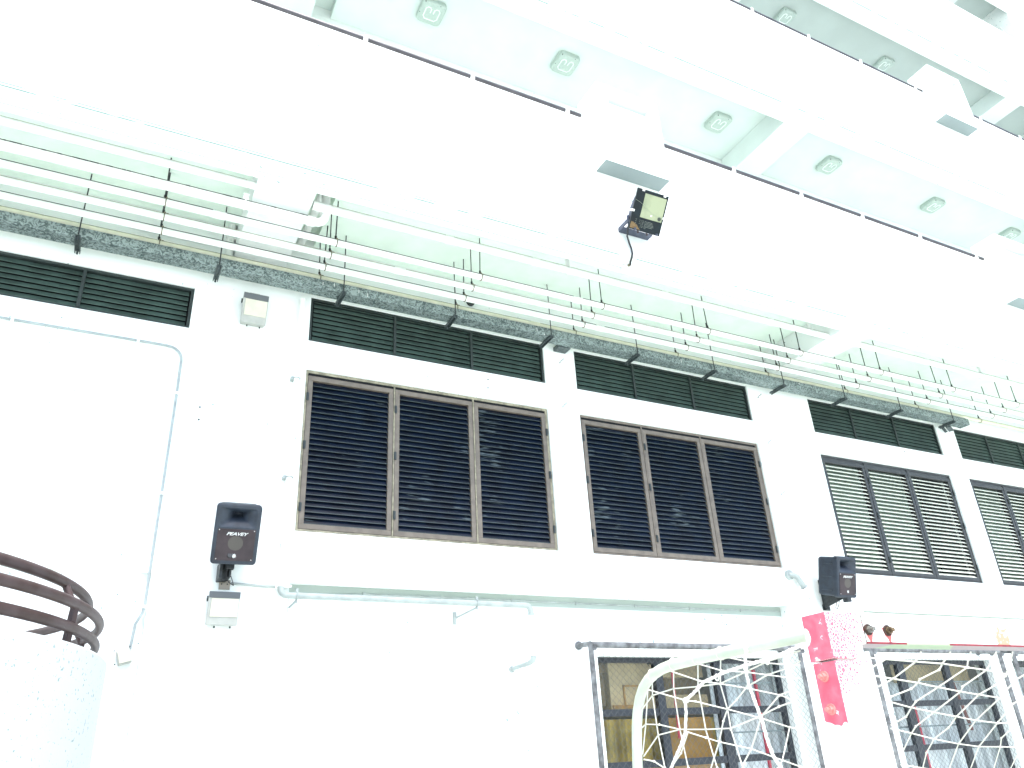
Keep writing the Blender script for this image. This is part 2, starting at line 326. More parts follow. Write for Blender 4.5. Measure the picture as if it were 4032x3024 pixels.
# ------------------------------------------------------------------ mesh helpers
class MB:
    def __init__(s): s.v = []; s.f = []; s.sm = []; s.mi = []; s.cur = 0
    def add(s, vs, fs, smooth=False):
        o = len(s.v); s.v += [tuple(p) for p in vs]
        for f in fs: s.f.append(tuple(i + o for i in f)); s.sm.append(smooth); s.mi.append(s.cur)
        return s
    def quad(s, a, b, c, d): return s.add([a, b, c, d], [(0, 1, 2, 3)])
    def box(s, x0, x1, y0, y1, z0, z1):
        v = [(x0,y0,z0),(x1,y0,z0),(x1,y1,z0),(x0,y1,z0),(x0,y0,z1),(x1,y0,z1),(x1,y1,z1),(x0,y1,z1)]
        return s.add(v, [(0,3,2,1),(4,5,6,7),(0,1,5,4),(1,2,6,5),(2,3,7,6),(3,0,4,7)])
    def obox(s, M, x0, x1, y0, y1, z0, z1):
        v = [(x0,y0,z0),(x1,y0,z0),(x1,y1,z0),(x0,y1,z0),(x0,y0,z1),(x1,y0,z1),(x1,y1,z1),(x0,y1,z1)]
        return s.add([M @ Vector(p) for p in v], [(0,3,2,1),(4,5,6,7),(0,1,5,4),(1,2,6,5),(2,3,7,6),(3,0,4,7)])
    def tube(s, path, r, n=10, caps=True, closed=False, flat=None, smooth=True):
        P = [Vector(p) for p in path]; k = len(P); rings = []
        rr = r if isinstance(r, (list, tuple)) else [r] * k
        up = None
        for i in range(k):
            a = P[i - 1] if (i > 0 or closed) else P[i]
            c = P[(i + 1) % k] if (i < k - 1 or closed) else P[i]
            t = (c - a).normalized()
            if up is None:
                up = Vector((0, 0, 1)) if abs(t.z) < 0.9 else Vector((0, 1, 0))
            u = t.cross(up)
            if u.length < 1e-6: u = t.orthogonal()
            u.normalize(); w = u.cross(t).normalized(); up = w
            sc = 1.0
            if 0 < i < k - 1:
                d1 = (P[i] - P[i - 1]).normalized(); d2 = (P[i + 1] - P[i]).normalized()
                cs = max(0.5, math.sqrt(max(0.05, (1 + d1.dot(d2)) / 2))); sc = 1 / cs
            fx, fz = flat if flat else (1, 1)
            rings.append([P[i] + (u * math.cos(q) * fx * sc + w * math.sin(q) * fz) * rr[i] for q in [2 * math.pi * j / n for j in range(n)]])
        vs = [p for r_ in rings for p in r_]; fs = []
        kk = k if closed else k - 1
        for i in range(kk):
            i2 = (i + 1) % k
            for j in range(n): fs.append((i * n + j, i * n + (j + 1) % n, i2 * n + (j + 1) % n, i2 * n + j))
        s.add(vs, fs, smooth)
        if caps and not closed:
            s.add(rings[0], [tuple(range(n - 1, -1, -1))]); s.add(rings[-1], [tuple(range(n))])
        return s
    def prism(s, M, pts, y0, y1):
        """pts: outline in local x,z; extruded along local y"""
        n = len(pts)
        v = [M @ Vector((p[0], y0, p[1])) for p in pts] + [M @ Vector((p[0], y1, p[1])) for p in pts]
        fs = [tuple(range(n)), tuple(range(2 * n - 1, n - 1, -1))] + [(i, i + n, (i + 1) % n + n, (i + 1) % n) for i in range(n)]
        return s.add(v, fs)
    def build(s, name, mats, parent=None, bevel=0.0, segs=2):
        mats = mats if isinstance(mats, (list, tuple)) else [mats]
        me = bpy.data.meshes.new(name)
        off = parent.location if (parent is not None) else Vector((0, 0, 0))
        if parent is not None and parent.parent is not None: off = off + parent.parent.location
        if parent is not None and parent.parent is not None and parent.parent.parent is not None: off = off + parent.parent.parent.location
        me.from_pydata([Vector(p) - off for p in s.v], [], s.f)
        for q in mats: me.materials.append(q)
        for i, p in enumerate(me.polygons): p.use_smooth = s.sm[i]; p.material_index = s.mi[i]
        me.validate(); me.update()
        bm = bmesh.new(); bm.from_mesh(me); bmesh.ops.recalc_face_normals(bm, faces=bm.faces) if s.closed_ok() else None
        bm.to_mesh(me); bm.free()
        o = bpy.data.objects.new(name, me); C.objects.link(o)
        if parent is not None: o.parent = parent
        if bevel > 0:
            md = o.modifiers.new("bevel", 'BEVEL'); md.width = bevel; md.segments = segs; md.limit_method = 'ANGLE'; md.angle_limit = R(35)
            md.harden_normals = False
        return o
    nofix = False
    def closed_ok(s): return not s.nofix

def thing(name, loc, label, cat, group=None):
    o = bpy.data.objects.new(name, None); o.empty_display_size = 0.1; C.objects.link(o)
    o.location = loc; o["label"] = label; o["category"] = cat
    if group: o["group"] = group
    return o
def tag(o, label, cat, group=None):
    o["label"] = label; o["category"] = cat
    if group: o["group"] = group
    return o

def wall_holes(mb, x0, x1, z0, z1, holes, y, depth, back=True):
    xs = sorted({x0, x1, *[h[0] for h in holes], *[h[1] for h in holes]}); zs = sorted({z0, z1, *[h[2] for h in holes], *[h[3] for h in holes]})
    def inh(cx, cz): return any(h[0] < cx < h[1] and h[2] < cz < h[3] for h in holes)
    for i in range(len(xs) - 1):
        for j in range(len(zs) - 1):
            a, b, c, d = xs[i], xs[i + 1], zs[j], zs[j + 1]
            if inh((a + b) / 2, (c + d) / 2): continue
            mb.quad((a, y, c), (b, y, c), (b, y, d), (a, y, d))
            if back: mb.quad((a, y + depth, c), (a, y + depth, d), (b, y + depth, d), (b, y + depth, c))
    for a, b, c, d in holes:
        Y = y + depth
        mb.quad((a, y, c), (a, y, d), (a, Y, d), (a, Y, c)); mb.quad((b, y, c), (b, Y, c), (b, Y, d), (b, y, d))
        mb.quad((a, y, c), (a, Y, c), (b, Y, c), (b, y, c)); mb.quad((a, y, d), (b, y, d), (b, Y, d), (a, Y, d))
    a, b, c, d, Y = x0, x1, z0, z1, y + depth
    mb.quad((a, y, c), (b, y, c), (b, Y, c), (a, Y, c)); mb.quad((a, y, d), (a, Y, d), (b, Y, d), (b, y, d))
    mb.quad((a, y, c), (a, Y, c), (a, Y, d), (a, y, d)); mb.quad((b, y, c), (b, y, d), (b, Y, d), (b, Y, c))

# ------------------------------------------------------------------ ground
g = MB(); g.quad((-150, -150, 0), (150, -150, 0), (150, 150, 0), (-150, 150, 0))
o = g.build("ground", GROUND); o["kind"] = "structure"; o["label"] = "pale green painted court in front of the building"

# ------------------------------------------------------------------ the building
BX0, BX1 = -7.0, 18.0
bld = thing("school_building", (4.0, 0.0, 0.0), "white painted block with open galleries above a row of louvred windows", "building")
WA, WB, WC, WD = (1.262, 3.627), (3.991, 6.355), (7.328, 9.702), (10.079, 12.45)
ZB, ZT, VB, VT = 3.322, 4.735, 5.010, 5.458
holes = [(a, b, ZB, ZT) for a, b in (WA, WB, WC, WD)] + [(a, b, VB, VT) for a, b in (WA, WB, WC, WD)] + [(-2.07, 0.303, 4.925, 5.312)]
w = MB(); wall_holes(w, BX0, BX1, 2.946, 6.0, holes, 0.0, 0.16); w.build("upper_wall", WALL, bld)
# lower wall: piers flush with the upper wall, panels set back between them
w = MB(); w.box(BX0, 0.297, 0.04, 0.40, 0, 2.9458); w.build("wall_panel", WALL, bld)
for a, b in ((0.297, 1.25), (6.35, 7.41), (12.45, 18.0)):
    w = MB(); w.box(a, b, 0.0, 0.405, 0.0, 2.9455); w.build("pier", WALL, bld)
w = MB(); wall_holes(w, 1.25, 6.35, 0.0, 2.95, [(4.035, 6.262, 0.95, 2.445)], 0.166, 0.2); w.build("wall_panel", WALL, bld)
w = MB(); wall_holes(w, 7.41, 12.45, 0.0, 2.95, [(7.715, 9.585, 0.95, 2.445), (10.02, 12.0, 0.95, 2.445)], 0.166, 0.2); w.build("wall_panel", WALL, bld)
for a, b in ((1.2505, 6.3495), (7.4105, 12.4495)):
    w = MB(); w.box(a, b, 0.157, 0.1655, 2.855, 2.9455); w.build("ledge_shade", LEDGE_SHADE, bld)

for x in (0.2975, 1.2495):
    w = MB(); z = 0.9
    while z < 2.8:
        ln = random.uniform(.05, .3); w.box(x - .0015, x + .0015, -0.0018, 0.004, z, min(z + ln, 2.86)); z += ln + random.uniform(.0, .05)
    w.build("edge_line", EDGELINE, bld)  # thin coloured strips drawing the pier edge lines

STOREY = 3.04
BEAMS = [(0.57, 1.01), (6.76, 7.18), (12.89, 13.33)]
for L in range(5):
    dz = L * STOREY
    p = MB()
    p.box(BX0, BX1, -1.4, -1.12, 5.68 + dz, 6.12 + dz)
    p.box(BX0, BX1, -1.4, -1.27, 6.12 + dz, 7.19 + dz)
    p.build("parapet", WALL, bld, bevel=0.006)
    for ya, yb in ((-1.3990, -1.3925), (-1.372, -1.362)):
        dg_ = MB(); dg_.box(BX0, BX1 - 2, ya, yb, 5.6780 + dz, 5.6797 + dz); dg_.build("drip_line", EDGELINE, bld)  # flat strips coloured to look like recessed grooves
    s = MB()
    s.box(BX0, 1.01, -1.119, -0.001, 6.0 + dz, 6.119 + dz); s.box(1.25, BX1, -1.119, -0.001, 6.0 + dz, 6.119 + dz)
    s.box(BX0, BX1, -1.2, 0.0, 6.122 + dz, 6.20 + dz)
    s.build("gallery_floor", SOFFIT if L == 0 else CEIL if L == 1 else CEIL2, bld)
    for a, b in BEAMS:
        s = MB(); s.box(a, b, -1.119, 0.0, 5.684 + dz, 5.999 + dz); s.build("cross_beam", WALL if L == 0 else CEIL, bld, bevel=0.004)
    # back wall of the gallery above
    s = MB(); s.box(BX0, BX1, 0.002, 0.25, 6.002 + dz, 9.04 + dz); s.build("gallery_wall", WALL, bld)
w = MB(); w.box(14.56, 17.9, -1.118, -0.002, 0.0, 24.0); w.build("stair_tower", WALL, bld, bevel=0.01)
w = MB(); w.box(BX0, BX1, 0.25, 9.0, 21.3, 21.5); w.build("roof", CEIL, bld)
w = MB(); w.box(BX0, BX0 + 0.2, 0.26, 9.0, 0.0, 21.3); w.box(BX1 - 0.2, BX1, 0.26, 9.0, 0.0, 21.3); w.box(BX0, BX1, 8.8, 9.0, 0.0, 21.3); w.build("side_wall", WALL, bld)

# rooms behind the glazing
r_ = MB(); r_.box(BX0 + .3, BX1 - .3, 0.42, 8.7, 2.72, 2.9); r_.box(BX0 + .3, BX1 - .3, 3.2, 3.3, 0.0, 2.715); r_.build("room_lining", INTG, bld)
r_ = MB(); r_.box(6.9, 15.0, 0.2, 4.0, 5.95, 5.99); r_.box(6.9, 15.0, 0.9, 1.0, 2.95, 5.94); r_.build("room_lining", mat("pale_green_partition", (0.24, 0.33, 0.27), 0.8), bld)

# wall boxes that straddle the parapets
def wall_box(x0, z0, dz):
    x1 = x0 + 0.735; z1 = z0 + 0.985
    mb = MB(); yf, yb = -1.575, -1.236
    a, b, c, d = x0 + 0.12, x0 + 0.615, z0 + 0.745, z0 + 0.855
    wall_holes(mb, x0, x1, z0, z1, [(a, b, c, d)], yf, 0.13, back=False)
    mb.v, mb.f, mb.sm, mb.mi = mb.v, mb.f, mb.sm, mb.mi
    mb.quad((a, yf + .13, c), (b, yf + .13, c), (b, yf + .13, d), (a, yf + .13, d))
    Y = yf + 0.13
    mb.quad((x0, Y, z0), (x1, Y, z0), (x1, yb, z0), (x0, yb, z0)); mb.quad((x0, Y, z1), (x0, yb, z1), (x1, yb, z1), (x1, Y, z1))
    mb.quad((x0, Y, z0), (x0, yb, z0), (x0, yb, z1), (x0, Y, z1)); mb.quad((x1, Y, z0), (x1, Y, z1), (x1, yb, z1), (x1, yb, z0))
    mb.quad((x0, yb, z0), (x1, yb, z0), (x1, yb, z1), (x0, yb, z1))
    mb.nofix = True
    pb_ = mb.build("parapet_box", WALL, bld)
    sl = MB(); sl.box(a + .001, b - .001, yf + .004, yf + .129, c + .001, c + .004); sl.box(a + .001, b - .001, yf + .12, yf + .129, c + .0045, d - .001); sl.build("slot_shade", SLOT, pb_)
    un = MB(); un.box(x0 + .003, x1 - .003, yf + .003, -1.402, z0 - .004, z0 - .0005); un.build("box_underside", UNDER, pb_)  # thin darker grey sheet over the bottom of the white box
for L, xs in ((0, (3.508, 9.70)), (1, (9.70,)), (2, (9.70,))):
    for x in xs: wall_box(x, 6.56 + (L * STOREY + (0.06 if L else 0)), 0)

# hand rails on the parapets: dark tube under a white flat, short white stubs
def hand_rail(x0, x1, z, posts):
    rl = MB(); rl.tube([(x0, -1.369, z + 0.056), (x1, -1.369, z + 0.056)], 0.023, 12)
    r = rl.build("hand_rail", RAILDK, bld)
    f = MB(); f.box(x0, x1, -1.352, -1.318, z + 0.070, z + 0.084); f.build("rail_flat", PIPEW, r)
    for x in posts:
        q = MB(); q.box(x - 0.018, x + 0.018, -1.402, -1.36, z + 0.0005, z + 0.078); q.build("rail_stub", PIPEW, r, bevel=0.003)
hand_rail(-6.9, 3.43, 7.19, [-0.72, 0.28, 1.27, 2.27, 3.27])
hand_rail(4.25, 9.62, 7.19, [4.36, 5.35, 6.34, 7.33, 8.35, 9.45])
hand_rail(10.5, 14.5, 7.19, [11.3, 12.3])
hand_rail(1.5, 9.72, 10.23, [4.4, 5.4, 6.36, 7.37, 8.38, 9.53])
hand_rail(10.45, 14.5, 10.23, [11.05, 12.05, 13.05])

# closed and open louvre windows
def louvre(parent, x0, x1, z0, z1, bm, lm, d=0.022, h=0.050, y=0.03, pitch=0.048, lip=0.0075):
    mb = MB(); z = z0
    while z < z1 - 0.012:
        top = min(z + h, z1)
        mb.cur = 0
        mb.add([(x0, y, z), (x1, y, z), (x1, y + d, top), (x0, y + d, top), (x0, y, z + .002), (x1, y, z + .002), (x1, y + d, top + .002), (x0, y + d, top + .002)],
               [(0, 1, 2, 3), (4, 7, 6, 5), (3, 2, 6, 7)])
        mb.cur = 1
        mb.add([(x0, y - .003, z - .001), (x1, y - .003, z - .001), (x1, y - .001, z + lip), (x0, y - .001, z + lip)], [(0, 1, 2, 3)])
        mb.add([(x0, y - .003, z - .001), (x0, y + .001, z), (x1, y + .001, z), (x1, y - .003, z - .001)], [(0, 1, 2, 3)])
        z += pitch
    mb.nofix = True
    return mb.build("louvre_blades", [bm, lm], parent)

def rectframe(mb, x0, x1, z0, z1, w, y0, y1):
    mb.box(x0, x1, y0, y1, z0, z0 + w); mb.box(x0, x1, y0, y1, z1 - w, z1)
    mb.box(x0, x0 + w, y0 + .0003, y1 - .0003, z0 + w, z1 - w); mb.box(x1 - w, x1, y0 + .0003, y1 - .0003, z0 + w, z1 - w)

r_ = MB(); r_.box(10.25, 11.35, 0.86, 0.88, 2.96, 5.94); r_.build("dark_panel", INTD, bld)  # plain dark box in front of the partition behind one sash

def louvre_window(x0, x1, divs, mf, closed, strip):
    f = MB(); rectframe(f, x0 + .002, x1 - .002, ZB + .002, ZT - .002, 0.022, 0.022, 0.10)
    fr = f.build("louvre_window", strip, bld)
    edges = [x0 + 0.025] + list(divs) + [x1 - 0.025]
    for d in divs:
        m_ = MB(); m_.box(d - .006, d + .006, 0.018, 0.09, ZB + .024, ZT - .024); m_.build("mullion", strip, fr)
    for i in range(len(edges) - 1):
        a, b = edges[i] + (0.009 if i else 0.002), edges[i + 1] - (0.009 if i < len(edges) - 2 else 0.002)
        s = MB(); rectframe(s, a, b, ZB + .027, ZT - .05, 0.042, 0.020, 0.075)
        s.build("sash_frame", mf, fr, bevel=0.003)
        if closed:
            louvre(fr, a + .042, b - .042, ZB + .070, ZT - .094, BLADE, LIP)
            bk = MB(); bk.box(a + .01, b - .01, 0.078, 0.085, ZB + .04, ZT - .06); bk.build("backing_panel", BACK, fr)
        else:
            louvre(fr, a + .042, b - .042, ZB + .070, ZT - .094, BLADE_L, BLADE_L, d=0.030, h=0.029, lip=0.006)
            bk = MB(); bk.box(b - .066, b - .0425, 0.064, 0.074, ZB + .07, ZT - .094); bk.build("sash_shadow", BACK, fr)  # black strip stands in for the shadow inside the sash frame
        hx = a if i < 2 else b
        if i < 3:
            for hz in (ZB + .20, (ZB + ZT) / 2 + .02, ZT - .25):
                hh = MB(); hh.box(hx - .008, hx + .014, 0.012, 0.0195, hz - .035, hz + .035); hh.tube([(hx + .001, .012, hz - .035), (hx + .001, .012, hz + .035)], .006, 8); hh.build("hinge", HINGE, fr)
    # head strip above the sashes, black on closed windows for the frame's shadow
    hd = MB(); hd.box(x0 + .03, x1 - .03, 0.030, 0.095, ZT - .0485, ZT - .0245); hd.build("head_strip", BACK if closed else mf, fr)
louvre_window(*WA, (2.058, 2.829), TAUPE, True, CREAM)
louvre_window(*WB, (4.75, 5.53), TAUPE, True, TAUPE)
louvre_window(*WC, (8.08, 8.86), TAUPE_D, False, TAUPE_D)
louvre_window(*WD, (10.821, 11.6), TAUPE_D, False, TAUPE_D)

def vent(x0, x1, z0, z1, divs):
    f = MB(); rectframe(f, x0 + .002, x1 - .002, z0 + .002, z1 - .002, 0.022, 0.018, 0.10)
    for d in divs: f.box(d - .012, d + .012, 0.014, 0.09, z0 + .0245, z1 - .0245)
    fr = f.build("louvre_vent", VFRAME, bld)
    e = [x0 + .024] + list(divs) + [x1 - .024]
    for i in range(len(e) - 1):
        louvre(fr, e[i] + .012, e[i + 1] - .012, z0 + .028, z1 - .025, VBLADE, VLIP, d=0.014, h=0.040, pitch=0.0475, lip=0.006)
    bk = MB(); bk.box(x0 + .01, x1 - .01, 0.092, 0.099, z0 + .01, z1 - .01); bk.build("backing_panel", BACK, fr)
vent(*WA, VB, VT, (2.053, 2.83)); vent(*WB, VB, VT, (4.741, 5.525)); vent(*WC, VB, VT, (8.071, 8.86)); vent(*WD, VB, VT, (10.80, 11.55))
vent(-2.07, 0.303, 4.925, 5.312, (-1.30, -0.505))

# small wall anchors and chips beside the windows
for x, z in ((6.515, 5.346), (6.521, 4.771), (3.821, 5.291), (3.81, 4.794), (6.555, 4.159)):
    h = MB(); h.tube([(x, 0.0, z), (x, -0.025, z), (x + .012, -0.04, z + .012), (x + .02, -0.03, z + .025)], 0.003, 6); h.tube([(x - .012, -0.001, z - .018), (x - .012, -0.012, z - .018)], 0.005, 8)
    h.build("wall_hook", STRUT, bld)
for x, z in ((2.984, 4.938), (2.98, 4.847), (8.897, 4.958), (0.463, 4.245), (0.467, 4.14), (1.176, 3.285)):
    h = MB(); h.tube([(x, 0.004, z), (x, -0.004, z)], 0.008, 8); h.build("wall_plug", STRUT, bld)
h = MB(); h.add([(1.165, -0.002, 3.16), (1.195, -0.002, 3.175), (1.192, -0.002, 3.21), (1.178, -0.002, 3.195), (1.162, -0.002, 3.212)], [(0, 1, 2, 3, 4)]); h.nofix = True; h.build("paint_chip", HINGE, bld)

# white cast pipe stub with flange beside the second pier
wp = thing("vent_pipe_stub", (6.45, 0.0, 3.12), "short white painted pipe elbow with open mouth between second and third louvred window", "pipe")
q = MB(); q.tube([(6.40, 0.0, 3.25), (6.40, -0.03, 3.25)], 0.05, 20); q.tube([(6.40, -0.02, 3.25), (6.42, -0.045, 3.245), (6.47, -0.05, 3.22), (6.50, -0.055, 3.17), (6.53, -0.06, 3.12)], 0.028, 16); q.build("elbow", PIPEL, wp)
q = MB(); q.tube([(6.527, -0.0595, 3.125), (6.531, -0.0605, 3.115)], 0.037, 18); q.build("rim", CONDG, wp)
q = MB(); q.tube([(6.5312, -0.0606, 3.1145), (6.5322, -0.0607, 3.113)], 0.026, 18); q.build("mouth", TAUPE_D, wp)

# ------------------------------------------------------------------ gallery ceiling lamps
def lamp_tree(x, y, z, label):
    t = thing("ceiling_lamp", (x, y, z), label, "lamp", "square lamps under the gallery ceilings")
    return t
def make_lamp(x, y, z, label):
    t = lamp_tree(x, y, z, label)
    def rr(r, zz, c=0.045, n=4):
        pts = []
        for cx, cy, a0 in ((r - c, r - c, 0), (-r + c, r - c, 90), (-r + c, -r + c, 180), (r - c, -r + c, 270)):
            for k in range(n + 1):
                a = R(a0 + 90 * k / n); pts.append((x + cx + c * math.cos(a), y + cy + c * math.sin(a), z + zz))
        return pts
    h = MB()
    rings = [rr(0.136, -0.0005), rr(0.14, -0.03), rr(0.14, -0.042)]
    n = len(rings[0]); vs = [p for g_ in rings for p in g_]; fs = []
    for i in range(2):
        for j in range(n): fs.append((i * n + j, i * n + (j + 1) % n, (i + 1) * n + (j + 1) % n, (i + 1) * n + j))
    fs.append(tuple(range(n))); h.add(vs, fs)
    h.build("housing", LAMPG, t)
    d = MB(); rings = [rr(0.1395, -0.043), rr(0.134, -0.062), rr(0.120, -0.072)]
    vs = [p for g_ in rings for p in g_]; fs = []
    for i in range(2):
        for j in range(n): fs.append((i * n + j, i * n + (j + 1) % n, (i + 1) * n + (j + 1) % n, (i + 1) * n + j))
    fs.append(tuple(range(2 * n, 3 * n))); d.add(vs, fs, False); d.build("diffuser", LAMPG, t)
    u = MB(); P = [(-.018, .01), (-.018, .055), (-.035, .075), (-.06, .075), (-.078, .055), (-.078, -.045), (-.055, -.075), (.055, -.075), (.078, -.045), (.078, .055), (.06, .075), (.035, .075), (.018, .055), (.018, .01)]
    u.tube([(x + a, y - b, z - .072) for a, b in P], 0.006, 6); u.build("tube", LAMPT, t)
    for a, b in ((-.11, .125), (.06, .125), (-.125, -.02)):
        u = MB(); u.tube([(x + a, y - b, z - .045), (x + a, y - b, z - .07)], 0.006, 6); u.build("catch", HINGE, t)
    return t
def copy_tree(o, parent=None):
    c = o.copy(); C.objects.link(c); c.parent = parent
    for ch in list(o.children): copy_tree(ch, c)
    return c
LAMPS = [((2.21, 9.04), "square grey ceiling lamp cut by the top edge of the photo"),
         ((3.90, 9.04), "square grey ceiling lamp left of the lower middle parapet box"),
         ((6.22, 9.04), "square grey ceiling lamp just right of the lower middle parapet box"),
         ((8.24, 9.04), "square grey ceiling lamp right of the white cross beam on the lower gallery"),
         ((10.47, 9.04), "square grey ceiling lamp above the right stretch of the lower hand rail"),
         ((12.36, 9.04), "square grey ceiling lamp half hidden behind the right edge parapet box"),
         ((8.24, 12.08), "square grey ceiling lamp of the upper gallery nearest the top edge"),
         ((10.52, 12.08), "square grey ceiling lamp of the upper gallery beside the upper parapet box")]
L0 = None
for (x, z), lab in LAMPS:
    if L0 is None: L0 = make_lamp(x, -0.565, z - 0.001, lab)
    else:
        c = copy_tree(L0); c.location = (x, -0.565, z - 0.001); c["label"] = lab

# broken conduit and nest on the tower face
ne = thing("cable_loop", (14.5, -0.6, 14.3), "curved white conduit with dark clump on the grey corner under the top gallery", "conduit")
q = MB(); q.tube([(14.545, -0.25, 13.9), (14.545, -0.3, 14.3), (14.545, -0.5, 14.62), (14.545, -0.75, 14.72), (14.545, -0.92, 14.6), (14.545, -0.95, 14.35)], 0.015, 8); q.build("conduit_pipe", PIPEW, ne)
q = MB()
for i in range(40):
    a = Vector((14.5 + random.uniform(-.04, .03), -0.72 + random.uniform(-.1, .1), 14.15 + random.uniform(-.1, .1)))
    b = a + Vector((random.uniform(-.05, .05), random.uniform(-.12, .12), random.uniform(-.08, .08))); q.tube([a, b], 0.012, 5)
q.build("clump", BLADE, ne)
q = MB(); q.box(14.50, 14.55, -0.66, -0.60, 14.18, 14.25); q.build("yellow_cap", LENS, ne, bevel=0.005)

# ------------------------------------------------------------------ pipes under the soffit
CLX = [-0.02 + 1.312 * k for k in range(-3, 10)]
PLAB = ["outermost of the four thin white pipes hung on rods under the soffit", "second from outside of the four thin white pipes under the soffit",
        "third from outside of the four thin white pipes under the soffit", "yellowed innermost pipe running just above the galvanised duct"]
for k, (yy, zc) in enumerate(((-0.71, 5.568), (-0.53, 5.562), (-0.35, 5.556), (-0.17, 5.556))):
    t = thing("service_pipe", (4.0, yy, zc), PLAB[k], "pipe", "thin pipes hung side by side under the soffit")
    r = 0.028 if k < 3 else 0.024
    q = MB(); q.tube([(-6.9, yy, zc), (14.5, yy, zc)], r, 14)
    for sx in ([0.36, 3.62] if k == 0 else [1.9, 5.35] if k == 1 else [4.1] if k == 2 else [3.45, 7.6]):
        q.tube([(sx - .05, yy, zc), (sx + .05, yy, zc)], r + .004, 14)
    q.build("pipe", PIPEW if k < 3 else PIPEY, t)
    q = MB(); q.tube([(-6.9, yy - .60 * r, zc + .80 * r), (14.5, yy - .60 * r, zc + .80 * r)], 0.0050 if k in (0, 2) else .0032, 5, smooth=False); q.build("dirt_line", ROD if k in (0, 2) else CLAMP, t)
    for x in CLX:
        jx = x + random.uniform(-.006, .006)
        h = MB(); ring = [(jx, yy + (r + .003) * math.cos(a), zc + (r + .003) * math.sin(a)) for a in [2 * math.pi * i / 16 for i in range(16)]]
        h.tube(ring, 0.0045, 5, closed=True); h.box(jx - .008, jx + .008, yy - .004, yy + .004, zc + r, zc + r + .022)
        h.tube([(jx + .012, yy, zc + r + .006), (jx + .028, yy, zc + r + .006)], 0.008, 8)
        hc = h.build("hanger", CLAMP, t)
        rd = MB(); rx = jx - 0.01; rd.tube([(rx, yy, zc + r + .01), (rx + random.uniform(-.012, .012), yy, 5.999)], 0.0052, 6); rd.tube([(rx, yy, zc + r + .02), (rx, yy, zc + r + .038)], 0.010, 6); rd.build("rod", ROD, hc)
# upper pipe nearer the beam
pa = thing("drain_pipe", (6.0, -0.935, 5.70), "white pipe hung closest to the parapet beam right of the first cross beam", "pipe")
q = MB(); q.tube([(1.03, -0.935, 5.71), (14.5, -0.935, 5.71)], 0.034, 16)
for sx in (1.06, 1.13, 2.2, 3.05, 4.5, 5.9, 7.0, 8.4): q.tube([(sx - .035, -.935, 5.71), (sx + .035, -.935, 5.71)], 0.039, 16)
q.build("pipe", PIPEW, pa)
q = MB(); q.tube([(1.03, -0.956, 5.738), (14.5, -0.956, 5.738)], 0.0016, 5, smooth=False); q.build("dirt_line", CLAMP, pa)
for x in (3.4, 6.5, 9.46, 12.4):
    h = MB(); h.box(x - .022, x + .022, -.94, -.93, 5.745, 5.999); h.tube([(x, -.935 + .038 * math.cos(a), 5.71 + .038 * math.sin(a)) for a in [2 * math.pi * i / 16 for i in range(16)]], 0.005, 5, closed=True); h.build("hanger", PIPEW, pa)
pb = thing("drain_pipe", (-1.0, -0.96, 5.70), "thick white pipe nearest the parapet beam left of the first cross beam", "pipe")
q = MB(); q.tube([(-6.9, -1.0, 5.70), (0.56, -1.0, 5.70), (0.99, -1.0, 5.655)], 0.030, 16); q.build("pipe", PIPEW, pb)
q = MB(); q.tube([(-6.9, -1.018, 5.725), (0.5, -1.018, 5.725)], 0.0016, 5, smooth=False); q.build("dirt_line", CLAMP, pb)
pc = thing("drain_pipe", (-1.0, -0.86, 5.60), "white pipe that ends in an elbow beneath the ceiling slot at the left", "pipe")
q = MB(); pth = [(-6.9, -0.87, 5.6), (1.06, -0.87, 5.6)] + [(1.06 + .08 * math.sin(R(a)), -0.87, 5.68 - .08 * math.cos(R(a))) for a in (25, 50, 75, 90)] + [(1.14, -0.87, 6.1)]
q.tube(pth, 0.036, 16); q.tube([(1.0, -.87, 5.6), (1.06, -.87, 5.6)], 0.042, 16); q.tube([(1.14, -.87, 5.70), (1.14, -.87, 5.76)], 0.042, 16); q.build("pipe", PIPEW, pc)
q = MB(); q.tube([(-6.9, -0.893, 5.630), (1.0, -0.893, 5.630)], 0.0035, 5, smooth=False)
for i in range(26):
    x = random.uniform(-1.2, 1.0); q.tube([(x, -0.894, 5.629), (x + random.uniform(.01, .05), -0.898, 5.626)], 0.005, 5)
q.build("dirt_line", ROD, pc)
h = MB(); h.box(.50, .545, -.875, -.865, 5.637, 5.68); h.box(.50, .545, -.91, -.83, 5.675, 5.684); h.tube([(.52, -.87 + .04 * math.cos(a), 5.6 + .04 * math.sin(a)) for a in [2 * math.pi * i / 16 for i in range(16)]], 0.006, 5, closed=True); h.build("hanger", PIPEW, pc)
ps = thing("drain_pipe", (1.13, -0.4, 5.98), "shadowed white pipe running back through the grey ceiling slot", "pipe")
q = MB(); q.tube([(1.13, -1.11, 5.98), (1.13, -0.02, 5.98)], 0.033, 14); q.tube([(1.13, -.6, 5.98), (1.13, -.54, 5.98)], 0.04, 14); q.build("pipe", PIPEW, ps)

